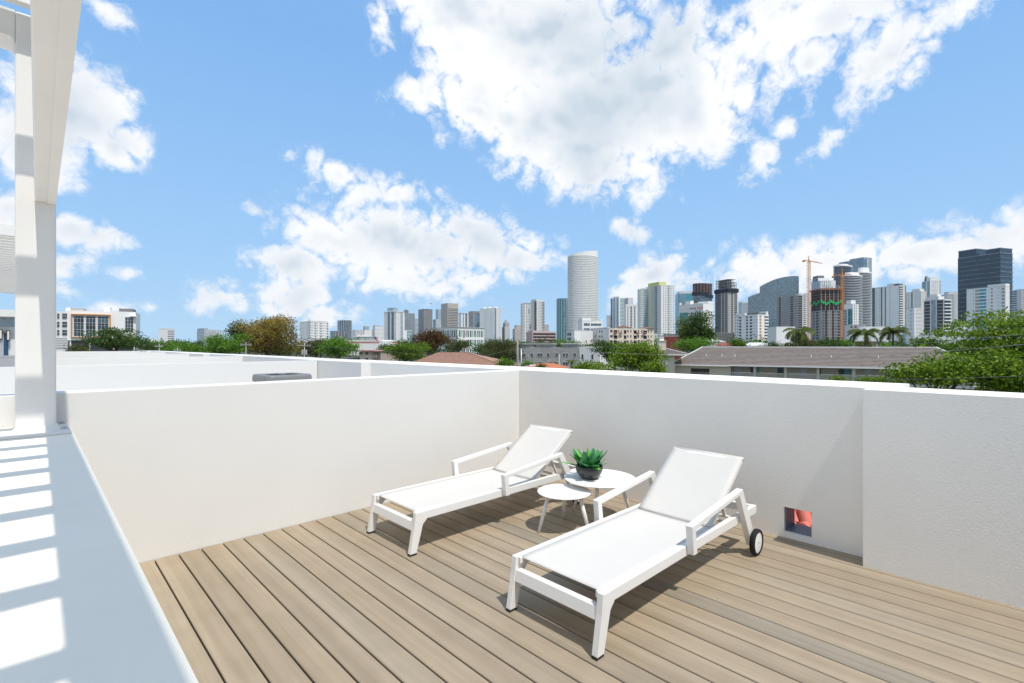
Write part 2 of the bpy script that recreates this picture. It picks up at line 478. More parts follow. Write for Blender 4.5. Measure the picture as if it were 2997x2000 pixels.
# left parapet and the row of parapets behind it
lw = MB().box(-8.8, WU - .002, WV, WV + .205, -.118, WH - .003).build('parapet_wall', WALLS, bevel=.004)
tag(lw, 'sunlit white stucco parapet behind the rear lounger, left of the corner', 'wall')
names = ['second', 'third', 'fourth', 'fifth', 'sixth']
near_txt = ['white party parapet just behind the grey air conditioner', 'third white parapet back, first one past the air conditioner wall',
            'fourth white parapet back along the row of roofs', 'fifth white parapet back, a thin line over the roofs', 'farthest white parapet closing the row of roofs']
for i in range(5):
    v = WV + 5.53 * (i + 1)
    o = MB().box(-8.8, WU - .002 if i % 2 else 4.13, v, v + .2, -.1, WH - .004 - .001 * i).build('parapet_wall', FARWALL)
    tag(o, near_txt[i], 'wall')
seg = [(WV + 5.4, 15.5, 4.14, 4.9), (15.5, 19.0, WU, 4.99), (19.0, 22.9, 4.14, 4.9), (22.9, 30.0, WU, 4.99), (30.0, 33.0, 4.14, 4.9)]
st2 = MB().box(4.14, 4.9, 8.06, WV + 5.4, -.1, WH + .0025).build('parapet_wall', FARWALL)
tag(st2, 'short white parapet step beside the air conditioner roof', 'wall')
lbl = ['long grey shaded parapet past the party wall of the air conditioner roof', 'recessed shaded parapet of the third roof', 'stepped out parapet of the fourth roof', 'recessed shaded parapet far along the row', 'last stepped out parapet at the end of the row']
for s, l in zip([(WV+5.4, 11.8, 4.14, 4.9), (11.8, 19.0, WU, 4.99), (19.0, 22.8, 4.14, 4.9), (22.8, 30.0, WU, 4.99), (30.0, 33.0, 4.14, 4.9)], lbl):
    tag(MB().box(s[2], s[3], s[0] + .002, s[1], -.1, WH + .001).build('parapet_wall', FARWALL), l, 'wall')
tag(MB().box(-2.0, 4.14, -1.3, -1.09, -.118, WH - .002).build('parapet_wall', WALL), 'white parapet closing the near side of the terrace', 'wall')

# air conditioner on the neighbour roof
acc = at(826, 1095, 7.4); acx, acy = acc.x, acc.y
ac = thing('air_conditioner', 'grey round-cornered rooftop air conditioner behind the left parapet', 'air conditioner', (acx, acy, -.02), R(2))
ACM = mat('grey_ac_casing', (.20, .20, .195), .45, .4, var=.05, vscale=4)
def rrect(hx, hy, r, n=6):
    pts = []
    for (cx, cy, a0) in ((hx-r, hy-r, 0), (-hx+r, hy-r, 90), (-hx+r, -hy+r, 180), (hx-r, -hy+r, 270)):
        for i in range(n + 1):
            a = R(a0 + 90 * i / n); pts.append((cx + r*math.cos(a), cy + r*math.sin(a)))
    return pts
ACT = 1.10 + .02
MB().prism(rrect(.315, .315, .08), .25, ACT - .09).build('casing', mat('grey_ac_grille', (.12, .12, .12), .6, .3), ac)
for i in range(26):
    z = .29 + i * .0275
    if z > ACT - .11: break
    MB().prism(rrect(.322, .322, .085), z, z + .009).build('louver', ACM, ac)
top = MB()
outer = rrect(.33, .33, .09); n_ = len(outer)
inner = [(.262 * math.cos(math.atan2(p[1], p[0])), .262 * math.sin(math.atan2(p[1], p[0]))) for p in outer]
rings = [[(p[0], p[1], ACT - .10) for p in outer], [(p[0], p[1], ACT - .035) for p in outer], [(p[0]*.975, p[1]*.975, ACT - .008) for p in outer], [(p[0]*.93, p[1]*.93, ACT) for p in outer],
         [(p[0]*1.04, p[1]*1.04, ACT - .002) for p in inner], [(p[0], p[1], ACT - .03) for p in inner], [(p[0], p[1], ACT - .09) for p in inner]]
for rg in rings: top.v += rg
for i in range(len(rings) - 1):
    for k2 in range(n_): top.f.append((i*n_ + k2, i*n_ + (k2+1) % n_, (i+1)*n_ + (k2+1) % n_, (i+1)*n_ + k2))
top.build('top_rim', ACM, ac, smooth=True)
DK = mat('dark_fan_guard', (.02, .02, .022), .5, .4)
fg = MB()
for i in range(1, 8):
    r = .262 * i / 7
    fg.tube([(r * math.cos(2*math.pi*q/28), r * math.sin(2*math.pi*q/28), ACT - .012 + .012*(1 - i/7)) for q in range(29)], .003, 4, False)
for q in range(6):
    a = math.pi * q / 3; fg.tube([(0, 0, ACT), (.262*math.cos(a), .262*math.sin(a), ACT - .012)], .003, 4)
fg.build('fan_guard', DK, ac, stuff=True)
MB().lathe([(.0, ACT - .085), (.26, ACT - .085)], 24).build('fan_well', DK, ac)
MB().lathe([(.0, ACT + .012), (.045, ACT + .008), (.06, ACT - .006)], 14).build('hub_cap', ACM, ac)
lg = MB()
for sx in (-1, 1):
    for sy in (-1, 1):
        MB().box(sx*.27-.03, sx*.27+.03, sy*.27-.03, sy*.27+.03, 0, .25).build('leg', STEEL, ac)

# ledge wall beside the camera, and the pergola standing on it
LZ = 1.017
led = MB().box(-.30, .192, -2.0, WV - .002, -.119, LZ).build('ledge_wall', LEDGE, bevel=.024, seg=5)
tag(led, 'white ledge wall at the lower left, striped with slat shadows', 'wall')
pg = thing('pergola', 'white pergola with a post standing on the left ledge', 'pergola', (.027, 4.19, LZ))
def prel(o): return rel(o, pg)
PV0, PV1 = 4.08, 4.30
ZC0, ZC1 = 3.315, 3.47
# post, its base plate and bolts
po = prel(MB().box(-.062, .116, PV0, PV1, LZ + .014, ZC1 - .001).build('post', PERG, bevel=.012, seg=3))
pb = prel(MB().box(-.20, .178, 3.845, WV - .006, LZ + .0005, LZ + .014).build('base_plate', PERG, bevel=.004))
wl = MB().hexa([(-.075, PV0-.016, LZ+.014), (.129, PV0-.016, LZ+.014), (.129, PV1, LZ+.014), (-.075, PV1, LZ+.014)],
               [(-.0615, PV0-.0005, LZ+.03), (.1155, PV0-.0005, LZ+.03), (.1155, PV1, LZ+.03), (-.0615, PV1, LZ+.03)])
prel(wl.build('weld_fillet', PERG))
for (bx, by) in ((.15, 4.0), (.15, 4.27), (-.13, 3.97), (-.13, 4.27)):
    bm_ = MB(); pts = [(bx + .013*math.cos(R(60*q)), by + .013*math.sin(R(60*q))) for q in range(6)]
    bm_.prism([(bx + .02*math.cos(R(30*q)), by + .02*math.sin(R(30*q))) for q in range(12)], LZ + .0142, LZ + .0165)
    bm_.prism(pts, LZ + .0165, LZ + .027); prel(bm_.build('bolt', PERG if bx < 0 else STEEL))
# cross beam with rounded opening corner, lower long beam, top rail, slats
cb = MB(); r_ = .035
poly = [(-3.0, ZC1), (-3.0, ZC0), (-.062 - r_, ZC0)] + [(-.062 - r_ + r_*math.sin(R(a)), ZC0 - r_ + r_*math.cos(R(a))) for a in range(15, 91, 15)] + [(-.0615, ZC1)]
cb.extr(poly, PV0 + .0015, PV1 - .0015); prel(cb.build('cross_beam', PERG))
def skew(v): return (v - PV0) * .0085
def lbeam(u0, u1, v0, v1, z0, z1):
    q = [(u0 + skew(v0), v0), (u1 + skew(v0), v0), (u1 + skew(v1), v1), (u0 + skew(v1), v1)]
    return MB().hexa([(*p, z0) for p in q], [(*p, z1) for p in q])
prel(lbeam(.021, .1145, -1.6, PV0 - .0005, 2.38, 2.54).build('long_beam', PERG, bevel=.006))
prel(lbeam(.075, .1135, -1.6, PV0 - .0005, 2.374, 2.3797).build('beam_lip', PERG))
prel(MB().box(.035, .09, -1.6, PV0 - .0005, ZC0 + .01, ZC1).build('top_rail', PERG))
prel(MB().box(-3.0, -2.9, -1.6, PV0, ZC0, ZC1 - .002).build('top_rail', PERG))
slat = MB().box(-3.0, .05, .005, .065, ZC1 + .001, ZC1 + .115).mesh('slat', PERG)
# shadow of slat centre must fall at v = 1.365 + k*0.345 on the ledge
v_first = 1.425 - .49 * (ZC1 + .06 - LZ) - .035
for q in range(-5, 13):
    v0 = v_first + .345 * q
    if v0 < -1.65 or v0 > PV1 - .08: continue
    link_mesh('slat', slat, pg, Vector((0, v0, 0)) - Vector(pg.location))
prel(MB().box(-3.0, -2.9, PV0, PV1, -.1, ZC0 - .001).build('post', PERG))
prel(MB().box(.03, .12, -1.6, -1.45, LZ, 2.379).build('post', PERG))
prel(MB().box(.03, .09, -1.6, -1.45, 2.541, ZC0 + .009).build('post', PERG))
prel(MB().box(-3.0, -2.9, -1.6, -1.5, -.1, ZC0 - .001).build('post', PERG))

# next roof's pergola and stair house, seen in the strip left of the post
ng = thing('pergola', 'white slatted pergola on the farther roof, left of the post', 'pergola', (-2, 12, 0))
def nrel(o): return rel(o, ng)
nrel(MB().box(-3.4, .25, 11.45, 11.63, 3.30, 3.47).build('cross_beam', PERG))
nrel(MB().box(-3.4, .25, 24.1, 24.28, 3.30, 3.45).build('cross_beam', PERG))
for uu in (-3.4, .12): nrel(MB().box(uu, uu + .1, 11.63, 24.1, 3.30, 3.44).build('top_rail', PERG))
for (uu, vv) in ((-3.4, 11.45), (-3.4, 24.1), (.075, 24.1), (.075, 11.46)): nrel(MB().box(uu, uu + .17, vv + .005, vv + .17, -.1, 3.299).build('post', PERG))
sm = MB().box(-3.25, .11, 0, .26, 3.31, 3.35).mesh('slat', PERG)
for q in range(36): link_mesh('slat', sm, ng, Vector((0, 11.75 + .345 * q, 0)) - Vector(ng.location))
sh = thing('stair_house', 'small white stair house with blue glass door and wall lamps, far left', 'building', (-3, 26, 0))
def srel(o): return rel(o, sh)
srel(MB().box(-6, .3, 26.0, 29, -.1, 2.55).build('wall', FARWALL))
srel(MB().box(-6.2, .35, 25.6, 29.2, 2.551, 2.8).build('roof', PERG))
srel(MB().box(-6, .3, 25.96, 25.998, 2.2, 2.5).build('transom', glass_mat('pale_transom_glass', (.35, .42, .47), .1)))
srel(MB().box(-.86, -.68, 25.9, 25.999, .1, 1.9).build('door_jamb', mat('shadow_grey_paint', (.42, .43, .45), .6)))
dg = srel(MB().box(-.675, -.56, 25.95, 25.999, .1, 1.95).build('door', glass_mat('blue_door_glass', (.03, .09, .19), .08)))
for (uu, zz) in ((-.755, 1.98), (-.56, 1.94)):
    lp = MB().box(uu - .045, uu + .045, 25.84, 25.949, zz - .25, zz + .12); lo = srel(lp.build('wall_lamp', TYRE))
    gl = MB().box(uu - .028, uu + .028, 25.83, 25.845, zz - .22, zz + .09).build('lamp_glass', mat('cream_lamp_glass', (.72, .66, .58), .3), lo)

# ------------------------------------------------------------------ furniture
def lounger(name, label, u0, vc, back_deg=35.6):
    t = thing(name, label, 'sun lounger', (u0, vc, 0), 0, 'white sun loungers on the deck')
    HW = .3225; ZT = .305; RH = .060; L = 2.0
    for s in (-1, 1):
        ya, yb = (s * HW, s * (HW - .036)); y0, y1 = min(ya, yb), max(ya, yb)
        MB().extr([(.045, ZT), (L, ZT), (L, ZT - RH), (.13, ZT - RH), (.06, ZT - RH + .004)], y0, y1).build('side_rail', ALU, t, bevel=.003)
        # front leg, raked forward, broad as seen from the side
        leg = MB().extr([(.022, ZT + .0005), (.085, ZT - .002), (.118, ZT - RH - .002), (.083, ZT - RH - .035), (.028, .014), (-.026, .014), (.010, ZT - .10)], y0 - .001, y1 + .001)
        lo = leg.build('leg', ALU, t, bevel=.003)
        MB().extr([(.029, .0145), (.031, .001), (-.029, .001), (-.027, .0145)], y0 + .002, y1 - .002).build('foot_cap', CAPM, lo)
        # sling keder channel end
        MB().box(.035, .055, min(s*(HW-.037), s*(HW-.056)), max(s*(HW-.037), s*(HW-.056)), ZT - .035, ZT - .003).build('end_clip', ALU, t)
        # arm: upright, rising arm, raked rear leg, in the plane outside the rail
        oa, ob = s * (HW + .0005), s * (HW + .046); w0, w1 = min(oa, ob), max(oa, ob)
        arm = MB()
        arm.extr([(.880, .258), (.930, .258), (.907, .408), (1.60, .478), (1.622, .512), (.860, .437)], w0, w1)
        ao = arm.build('armrest', ALU, t, bevel=.004)
        rl = MB().extr([(1.570, .4745), (1.6225, .5115), (1.848, .12), (1.83, .05), (1.795, .06)], w0 + .0015, w1 - .0015)
        rlo = rl.build('rear_leg', ALU, t, bevel=.003)
        # wheel outside the rear leg
        wy0 = s * (HW + .048); wy1 = s * (HW + .087); wc = (1.812, .0935)
        def ring(mb, prof, n=40):
            o = len(mb.v)
            for (r, y) in prof:
                for q in range(n):
                    a = 2*math.pi*q/n; mb.v.append((wc[0] + r*math.cos(a), y, wc[1] + r*math.sin(a)))
            m = len(prof)
            for i in range(m - 1):
                for q in range(n): mb.f.append((o+i*n+q, o+i*n+(q+1)%n, o+(i+1)*n+(q+1)%n, o+(i+1)*n+q))
            return mb
        d = wy1 - wy0
        wheel = thing_part = ring(MB(), [(.0, wy0 + d*.92), (.02, wy0 + d*.92), (.05, wy0 + d*.86), (.077, wy0 + d*.8), (.077, wy0 + d*.1), (.0, wy0 + d*.1)]).build('wheel', ALU, t, smooth=False)
        ring(MB(), [(.0765, wy0 + d*.12), (.0765, wy0), (.084, wy0), (.0915, wy0 + d*.12), (.0935, wy0 + d*.3), (.0935, wy0 + d*.7), (.0915, wy0 + d*.88), (.084, wy1), (.0765, wy1 - d*.02), (.0765, wy0 + d*.12)]).build('tyre', TYRE, wheel, smooth=True)
        MB().tube([(wc[0], wy0 - s*.03, wc[1]), (wc[0], wy1 - d*.05, wc[1])], .007, 10).build('axle_cap', STEEL, wheel)
    inn = HW - .037
    MB().extr([(.008, .170), (.048, .170), (.060, .234), (.020, .234)], -inn, inn).build('crossbar', ALU, t, bevel=.003)
    MB().box(L - .042, L - .0005, -inn, inn, ZT - RH + .001, ZT - .0015).build('rear_rail', ALU, t, bevel=.003)
    MB().box(1.28, 1.315, -inn, inn, ZT - RH + .001, ZT - .035).build('seat_bar', ALU, t)
    # seat sling with a little sag
    nx, ny = 26, 12; sm = MB(); x0, x1 = .052, 1.292
    for i in range(nx + 1):
        for j in range(ny + 1):
            a = i / nx; b = j / ny * 2 - 1
            edge = .55 + .45 * min(1, math.sin(math.pi * a) * 2.2)
            z = ZT - .004 - .013 * (1 - b * b) * edge
            sm.v.append((x0 + (x1 - x0) * a + (.012 * (1 - b*b) if i == 0 else 0), b * (inn + .004), z))
    for i in range(nx):
        for j in range(ny):
            p = i * (ny + 1) + j; sm.f.append((p, p + ny + 1, p + ny + 2, p + 1))
    so = sm.build('seat_sling', SLING, t, smooth=True)
    md = so.modifiers.new('thick', 'SOLIDIFY'); md.thickness = .003; md.offset = -1
    # backrest: tube frame wrapped by the sling, hinged at the seat
    a = R(back_deg); hx, hz = 1.305, ZT - .012; LB = .665
    ca, sa = math.cos(a), math.sin(a)
    def bp(l, n): return (hx + l*ca - n*sa, hz + l*sa + n*ca)
    bw2 = inn - .006
    bo = MB()
    for s in (-1, 1):
        y0, y1 = sorted((s*bw2, s*(bw2 - .03)))
        bo.extr([bp(0, -.028), bp(LB, -.028), bp(LB, 0), bp(0, 0)], y0, y1)
    bo.extr([bp(LB - .03, -.0285), bp(LB + .001, -.0285), bp(LB + .001, .0005), bp(LB - .03, .0005)], -bw2 + .0305, bw2 - .0305)
    bo.extr([bp(.0, -.027), bp(.03, -.027), bp(.03, -.002), bp(.0, -.002)], -bw2 + .0305, bw2 - .0305)
    back = bo.build('backrest_frame', ALU, t, bevel=.003)
    sm = MB()
    for i in range(nx + 1):
        for j in range(ny + 1):
            aa = i / nx; b = j / ny * 2 - 1
            n = .0035 - .010 * (1 - b*b) * (.35 + .65 * math.sin(math.pi * aa))
            x, z = bp(.004 + (LB + .002) * aa, n); sm.v.append((x, b * (bw2 + .002), z))
    for i in range(nx):
        for j in range(ny):
            p = i * (ny + 1) + j; sm.f.append((p, p + ny + 1, p + ny + 2, p + 1))
    so = sm.build('backrest_sling', SLING, t, smooth=True)
    md = so.modifiers.new('thick', 'SOLIDIFY'); md.thickness = .003; md.offset = 1
    # hem roll at the head end
    MB().tube([(*[bp(LB + .002, -.012)[0]], -bw2 - .001, bp(LB + .002, -.012)[1]), (bp(LB + .002, -.012)[0], bw2 + .001, bp(LB + .002, -.012)[1])], .0155, 10).build('head_hem', SLING, t, smooth=True)
    # support struts to the toothed rack
    for s in (-1, 1):
        x, z = bp(.36, -.03); MB().beam((x, s*.19, z), (1.74, s*.19, ZT - .055), .022, .012).build('support_strut', ALU, t)
        MB().extr([(1.58, ZT - .062), (1.86, ZT - .062), (1.86, ZT - .03), (1.80, ZT - .02), (1.79, ZT - .04), (1.72, ZT - .02), (1.71, ZT - .04), (1.64, ZT - .02), (1.63, ZT - .04), (1.58, ZT - .03)], s*(inn - .02), s*(inn - .005)).build('rack', ALU, t)
    MB().tube([(1.74, -.24, ZT - .055), (1.74, .24, ZT - .055)], .011, 10).build('strut_bar', ALU, t)
    MB().tube([(1.60, -inn, ZT - .05), (1.60, inn, ZT - .05)], .012, 10).build('cross_tube', ALU, t)
    return t
lounger('sun_lounger', 'front white sling sun lounger, nearest the camera, black-tyred wheel showing', 2.0, 1.772)
lounger('sun_lounger', 'rear white sling sun lounger along the sunlit left parapet', 2.0, 3.422)

def side_table(label, u, v, z, r, a0, rf):
    t = thing('side_table', label, 'side table', (u, v, 0))
    prof = [(.0, z - .016), (r - .03, z - .016), (r - .008, z - .012), (r, z - .006), (r - .001, z - .002), (r - .006, z), (0, z)]
    MB().lathe(prof, 64).build('table_top', TABLE, t, smooth=False)
    for i in range(3):
        a = R(a0 + 120 * i); c, s = math.cos(a), math.sin(a)
        MB().tube([(rf*.62*c, rf*.62*s, z - .017), (rf*.8*c, rf*.8*s, z*.5), (rf*c, rf*s, .004)], [.0155, .0165, .0105], 14).build('leg', TABLE, t, smooth=True)
    MB().lathe([(0, z - .017), (r*.55, z - .017), (r*.55, z - .026), (0, z - .026)], 32).build('mounting_plate', TABLE, t)
    return t
side_table('smaller lower round white side table tucked under the larger one', 3.200, 2.690, .315, .222, 160, .238)
side_table('larger round white side table carrying the potted succulent', 3.589, 2.61, .372, .312, 89, .30)

# potted succulent
pt = thing('potted_succulent', 'green spiky succulent in a dark faceted bowl on the larger table', 'plant', (3.49, 2.652, .3725))
bprof = [(.0, .001), (.052, .001), (.066, .006), (.090, .030), (.107, .058), (.116, .088), (.1175, .112), (.113, .116), (.108, .110), (.104, .085), (.0, .080)]
MB().lathe(bprof, 48, lambda a, i: 1 + (.018 * abs(math.cos(a * 10)) if 1 < i < 7 else 0)).build('bowl', BOWL, pt, smooth=True)
MB().lathe([(0, .092), (.06, .094), (.105, .088)], 24).build('soil', SOIL, pt)
def leaf_mat(k, col, tip):
    m = bpy.data.materials.new(k); m.use_nodes = True; nt = m.node_tree; N = nt.nodes.new; Lk = nt.links.new
    b = nt.nodes['Principled BSDF']; b.inputs['Roughness'].default_value = .42; b.inputs['Specular IOR Level'].default_value = .4
    tc = N('ShaderNodeTexCoord'); sp = N('ShaderNodeSeparateXYZ'); Lk(tc.outputs['Generated'], sp.inputs[0])
    n = N('ShaderNodeTexNoise'); Lk(tc.outputs['Object'], n.inputs['Vector']); n.inputs['Scale'].default_value = 40
    ad = N('ShaderNodeMath'); ad.operation = 'MULTIPLY_ADD'; Lk(n.outputs[0], ad.inputs[0]); ad.inputs[1].default_value = .4; Lk(sp.outputs[0], ad.inputs[2])
    cr = N('ShaderNodeValToRGB'); Lk(ad.outputs[0], cr.inputs[0])
    cr.color_ramp.elements[0].color = (*col, 1); cr.color_ramp.elements[0].position = .2; cr.color_ramp.elements[1].color = (*tip, 1); cr.color_ramp.elements[1].position = 1.1
    Lk(cr.outputs[0], b.inputs['Base Color'])
    return m
LMS = [leaf_mat('succulent_leaf_blue_green', (.016, .12, .04), (.075, .30, .11)), leaf_mat('succulent_leaf_bright', (.03, .18, .02), (.15, .44, .06)), leaf_mat('succulent_leaf_dark', (.006, .05, .018), (.02, .12, .035))]
def leaf_mesh(L, W, curl, m):
    n = 10; mb = MB()
    for i in range(n + 1):
        a = i / n
        w = W * (.55 + .9 * a - 1.45 * max(0, a - .32) ** 1.35 * 1.42) if a < .999 else 0
        w = max(w, 0.0006)
        z = curl * (a ** 2) * L
        for j, (yy, zz) in enumerate(((-1, .30), (-.5, .08), (0, 0), (.5, .08), (1, .30))):
            mb.v.append((L * a, yy * w, z + zz * w))
    for i in range(n):
        for j in range(4):
            p = i * 5 + j; mb.f.append((p, p + 5, p + 6, p + 1))
    me = mb.mesh('leaf', m)
    for p in me.polygons: p.use_smooth = True
    return me
variants = [leaf_mesh(.165, .038, .25, LMS[0]), leaf_mesh(.15, .036, -.15, LMS[1]), leaf_mesh(.135, .040, .1, LMS[0]), leaf_mesh(.14, .034, -.35, LMS[2]), leaf_mesh(.175, .03, -.05, LMS[1])]
rl = random.Random(11)
def rosette(cx, cy, cz, n, tilt, s):
    for i in range(n):
        a = i * 2.39996 + rl.uniform(-.25, .25)
        q = i / max(1, n - 1)
        el = R(80 - 66 * q ** .8 + rl.uniform(-8, 8))
        me = variants[rl.randrange(5)]
        o = link_mesh('leaf', me, pt, (cx + .012*math.cos(a), cy + .012*math.sin(a), cz + .02*(1-q)))
        o.rotation_euler = Euler((rl.uniform(-.25, .25), -el, a + tilt), 'XYZ')
        k = s * (.72 + .34 * q + rl.uniform(-.06, .06)); o.scale = (k, k, k)
rosette(0, 0, .085, 14, 0, 1.30)
rosette(-.055, .03, .09, 8, .5, 1.2)
rosette(.05, .045, .09, 8, 1.1, 1.2)
rosette(.01, -.055, .09, 7, 2.0, 1.15)

# ------------------------------------------------------------------ city materials
W1 = mat('bright_white_render', (.88, .86, .82), .8, .2, var=.04, vscale=.08)
W2 = mat('warm_white_render', (.80, .77, .72), .8, .2, var=.05, vscale=.08)
W3 = mat('cool_pale_grey_render', (.68, .665, .64), .8, .2, var=.05, vscale=.08)
GR = mat('raw_concrete', (.33, .32, .31), .9, .15, var=.18, vscale=.22)
GR2 = mat('dark_concrete', (.19, .18, .175), .9, .15, var=.2, vscale=.2)
GRT = mat('grey_taupe_panel', (.42, .40, .38), .8, .2, var=.06, vscale=.1)
TAN = mat('tan_stone', (.50, .44, .38), .85, .2, var=.06, vscale=.1)
PINK = mat('pink_granite', (.52, .40, .36), .8, .2, var=.06, vscale=.1)
CREAM = mat('cream_stucco', (.74, .62, .51), .85, .2, var=.05, vscale=.2)
BEIGE = mat('beige_stucco', (.62, .57, .47), .85, .2, var=.05, vscale=.3)
YEL = mat('yellow_green_panel', (.62, .64, .22), .7, .3, var=.05, vscale=.1)
LIM = mat('lime_panel', (.42, .66, .28), .7, .3, var=.05, vscale=.1)
GRN = mat('green_panel', (.08, .30, .16), .6, .3, var=.1, vscale=.2)
RUST = mat('rust_formwork', (.30, .15, .11), .9, .1, var=.35, vscale=.3)
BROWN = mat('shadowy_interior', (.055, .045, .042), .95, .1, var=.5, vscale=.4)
NET = mat('dark_safety_net', (.02, .026, .04), .9, .1, var=.4, vscale=.3)
GNET = mat('green_safety_net', (.02, .42, .12), .8, .2, var=.3, vscale=.3)
BLUEP = mat('blue_protective_film', (.02, .22, .42), .5, .4, var=.1, vscale=.2)
ORG = mat('orange_crane_paint', (.62, .24, .05), .6, .3, var=.1, vscale=.3)
REDP = mat('red_sign_paint', (.66, .03, .03), .6, .3)
ORF = mat('orange_frame_panel', (.62, .25, .05), .6, .3)
ROOFG = mat('pale_flat_roof', (.5, .5, .49), .9, .1, var=.1, vscale=.1)
TERR = mat('brown_clay_roof', (.21, .115, .085), .85, .2, var=.15, vscale=.4)
SALM = mat('salmon_shingle', (.37, .22, .16), .9, .15, var=.12, vscale=.8)
G_BLUE = glass_mat('blue_grey_glass', (.15, .205, .25), .10, .7)
G_DARK = glass_mat('dark_glass', (.055, .065, .075), .12, .6)
G_NAVY = glass_mat('navy_glass', (.016, .032, .05), .12, .5, amt=.22)
G_TEAL = glass_mat('teal_glass', (.05, .25, .27), .10, .7, amt=.35)
G_PALE = glass_mat('pale_glass', (.30, .37, .41), .12, .6, amt=.3)  # sky reflection put into the pale base colour
G_SKY = glass_mat('sky_blue_glass', (.20, .31, .38), .08, .8, amt=.2)
G_AQUA = glass_mat('aqua_glass', (.07, .34, .40), .1, .7, amt=.25)

def sol(xl, xm, xr, D, delta):
    tm, tl, tr = [(q - CX) / F for q in (xm, xl, xr)]
    phi = -math.atan((tl + tr) / 2) + R(delta)
    Xn = tm * D
    den = math.cos(phi) - tr * math.sin(phi)
    b = (tr * D - Xn) / den if xr > xm else None
    den2 = math.sin(phi) + tl * math.cos(phi)
    a = (Xn - tl * D) / den2 if xm > xl else None
    if b is None: b = a * .7
    if a is None: a = b * .7
    x, y = plan(Xn, D)
    return x, y, phi - YAW, a, b

class Tower:
    """box tower; right face is local y=0 (x from 0 to b), left face local x=0 (y from a down to 0)"""
    def __init__(s, name, label, xl, xm, xr, ytop, D, delta, cat='building', fh=3.3, zb=GROUND, body=None, group=None):
        x, y, rz, s.a, s.b = sol(xl, xm, xr, D, delta)
        s.D = D; s.zb = 0.0; s.zt = zat(ytop, D) - zb; s.fh = fh; s.base = zb
        s.t = thing(name, label, cat, (x, y, zb), rz, group)
        s.parts = {}
        s.box('core', body or W3, .6, s.b - .01, .6, s.a - .01, 0, s.zt - .05)
        s.box('roof', ROOFG, -.05, s.b + .05, -.05, s.a + .05, s.zt - .04, s.zt + .35)
    def mb(s, part, m):
        return s.parts.setdefault((part, m.name), (MB(), m))[0]
    def box(s, part, m, x0, x1, y0, y1, z0, z1):
        s.mb(part, m).box(x0, x1, y0, y1, z0, z1)
    def fbox(s, face, part, m, s0, s1, z0, z1, d0, d1):
        if face == 'R': s.box(part, m, s0 + .02, s1, -d1, -d0, z0, z1)
        else: s.box(part, m, -d1, -d0, s.a - s1 + .02, s.a - s0, z0, z1)
    def face(s, face, strips, z0=None, z1=None, fh=None, s0=0.0, s1=None):
        L = s.b if face == 'R' else s.a
        z0 = s.zb if z0 is None else z0; z1 = s.zt if z1 is None else z1
        s1 = L if s1 is None else s1; fh = fh or s.fh
        tot = sum(q[1] for q in strips); n = max(1, round((z1 - z0) / fh)); h = (z1 - z0) / n
        c = s0
        for st in strips:
            k, wd = st[0], st[1] / tot * (s1 - s0); e = c + wd
            if k == 'w':
                s.fbox(face, 'wall', st[2], c, e, z0, z1, -.6, 0.0)
            elif k == 'g':      # glass, slab material, slab fraction, proud
                gm_, sm_ = st[2], st[3]; fr = st[4] if len(st) > 4 else .2; pr = st[5] if len(st) > 5 else 0.0
                s.fbox(face, 'glazing', gm_, c, e, z0, z1, -.6, -.3)
                for i in range(n):
                    s.fbox(face, 'floor_slab', sm_, c, e, z0 + (i + 1) * h - fr * h, z0 + (i + 1) * h, -.3, pr)
            elif k == 'p':      # wall, windows, width fraction, height fraction, glass
                wm, nw, wf, hf = st[2], st[3], st[4], st[5]; gm_ = st[6] if len(st) > 6 else G_DARK
                s.fbox(face, 'glazing', gm_, c, e, z0, z1, -.6, -.35)
                for i in range(n + 1):
                    za = z0 if i == 0 else z0 + i * h - (1 - hf) * h * .5
                    zc = z1 if i == n else z0 + i * h + (1 - hf) * h * .5
                    s.fbox(face, 'spandrel', wm, c, e, za, zc, -.35, 0.0)
                ww = wd / nw * wf; gp = wd / nw - ww
                for i in range(nw + 1):
                    p0 = c if i == 0 else c + i * wd / nw - gp / 2
                    p1 = e if i == nw else c + i * wd / nw + gp / 2
                    s.fbox(face, 'pier', wm, p0, p1, z0, z1, -.35, .04)
            elif k == 'm':      # glass with vertical fins: glass, fin mat, count, fin fraction, slab frac
                gm_, fm, nw, ff, fr = st[2:7]
                s.fbox(face, 'glazing', gm_, c, e, z0, z1, -.6, -.3)
                for i in range(n):
                    s.fbox(face, 'floor_slab', fm, c, e, z0 + (i + 1) * h - fr * h, z0 + (i + 1) * h, -.3, -.05)
                for i in range(nw):
                    p = c + (i + .5) * wd / nw; q = wd / nw * ff / 2
                    s.fbox(face, 'fin', fm, p - q, p + q, z0, z1, -.3, .12)
            c = e
        return s
    def top(s, part, m, fx0, fx1, fy0, fy1, ytop, zlo=None):
        z1 = zat(ytop, s.D) - s.base
        s.box(part, m, fx0 * s.b, fx1 * s.b, fy0 * s.a, fy1 * s.a, s.zt + .36 if zlo is None else zlo, z1)
        return s
    def done(s):
        for (p, _), (mb, m) in s.parts.items():
            o = mb.build(p, m, s.t)
            if len(mb.f) > 6: o['kind'] = 'stuff'
        return s.t

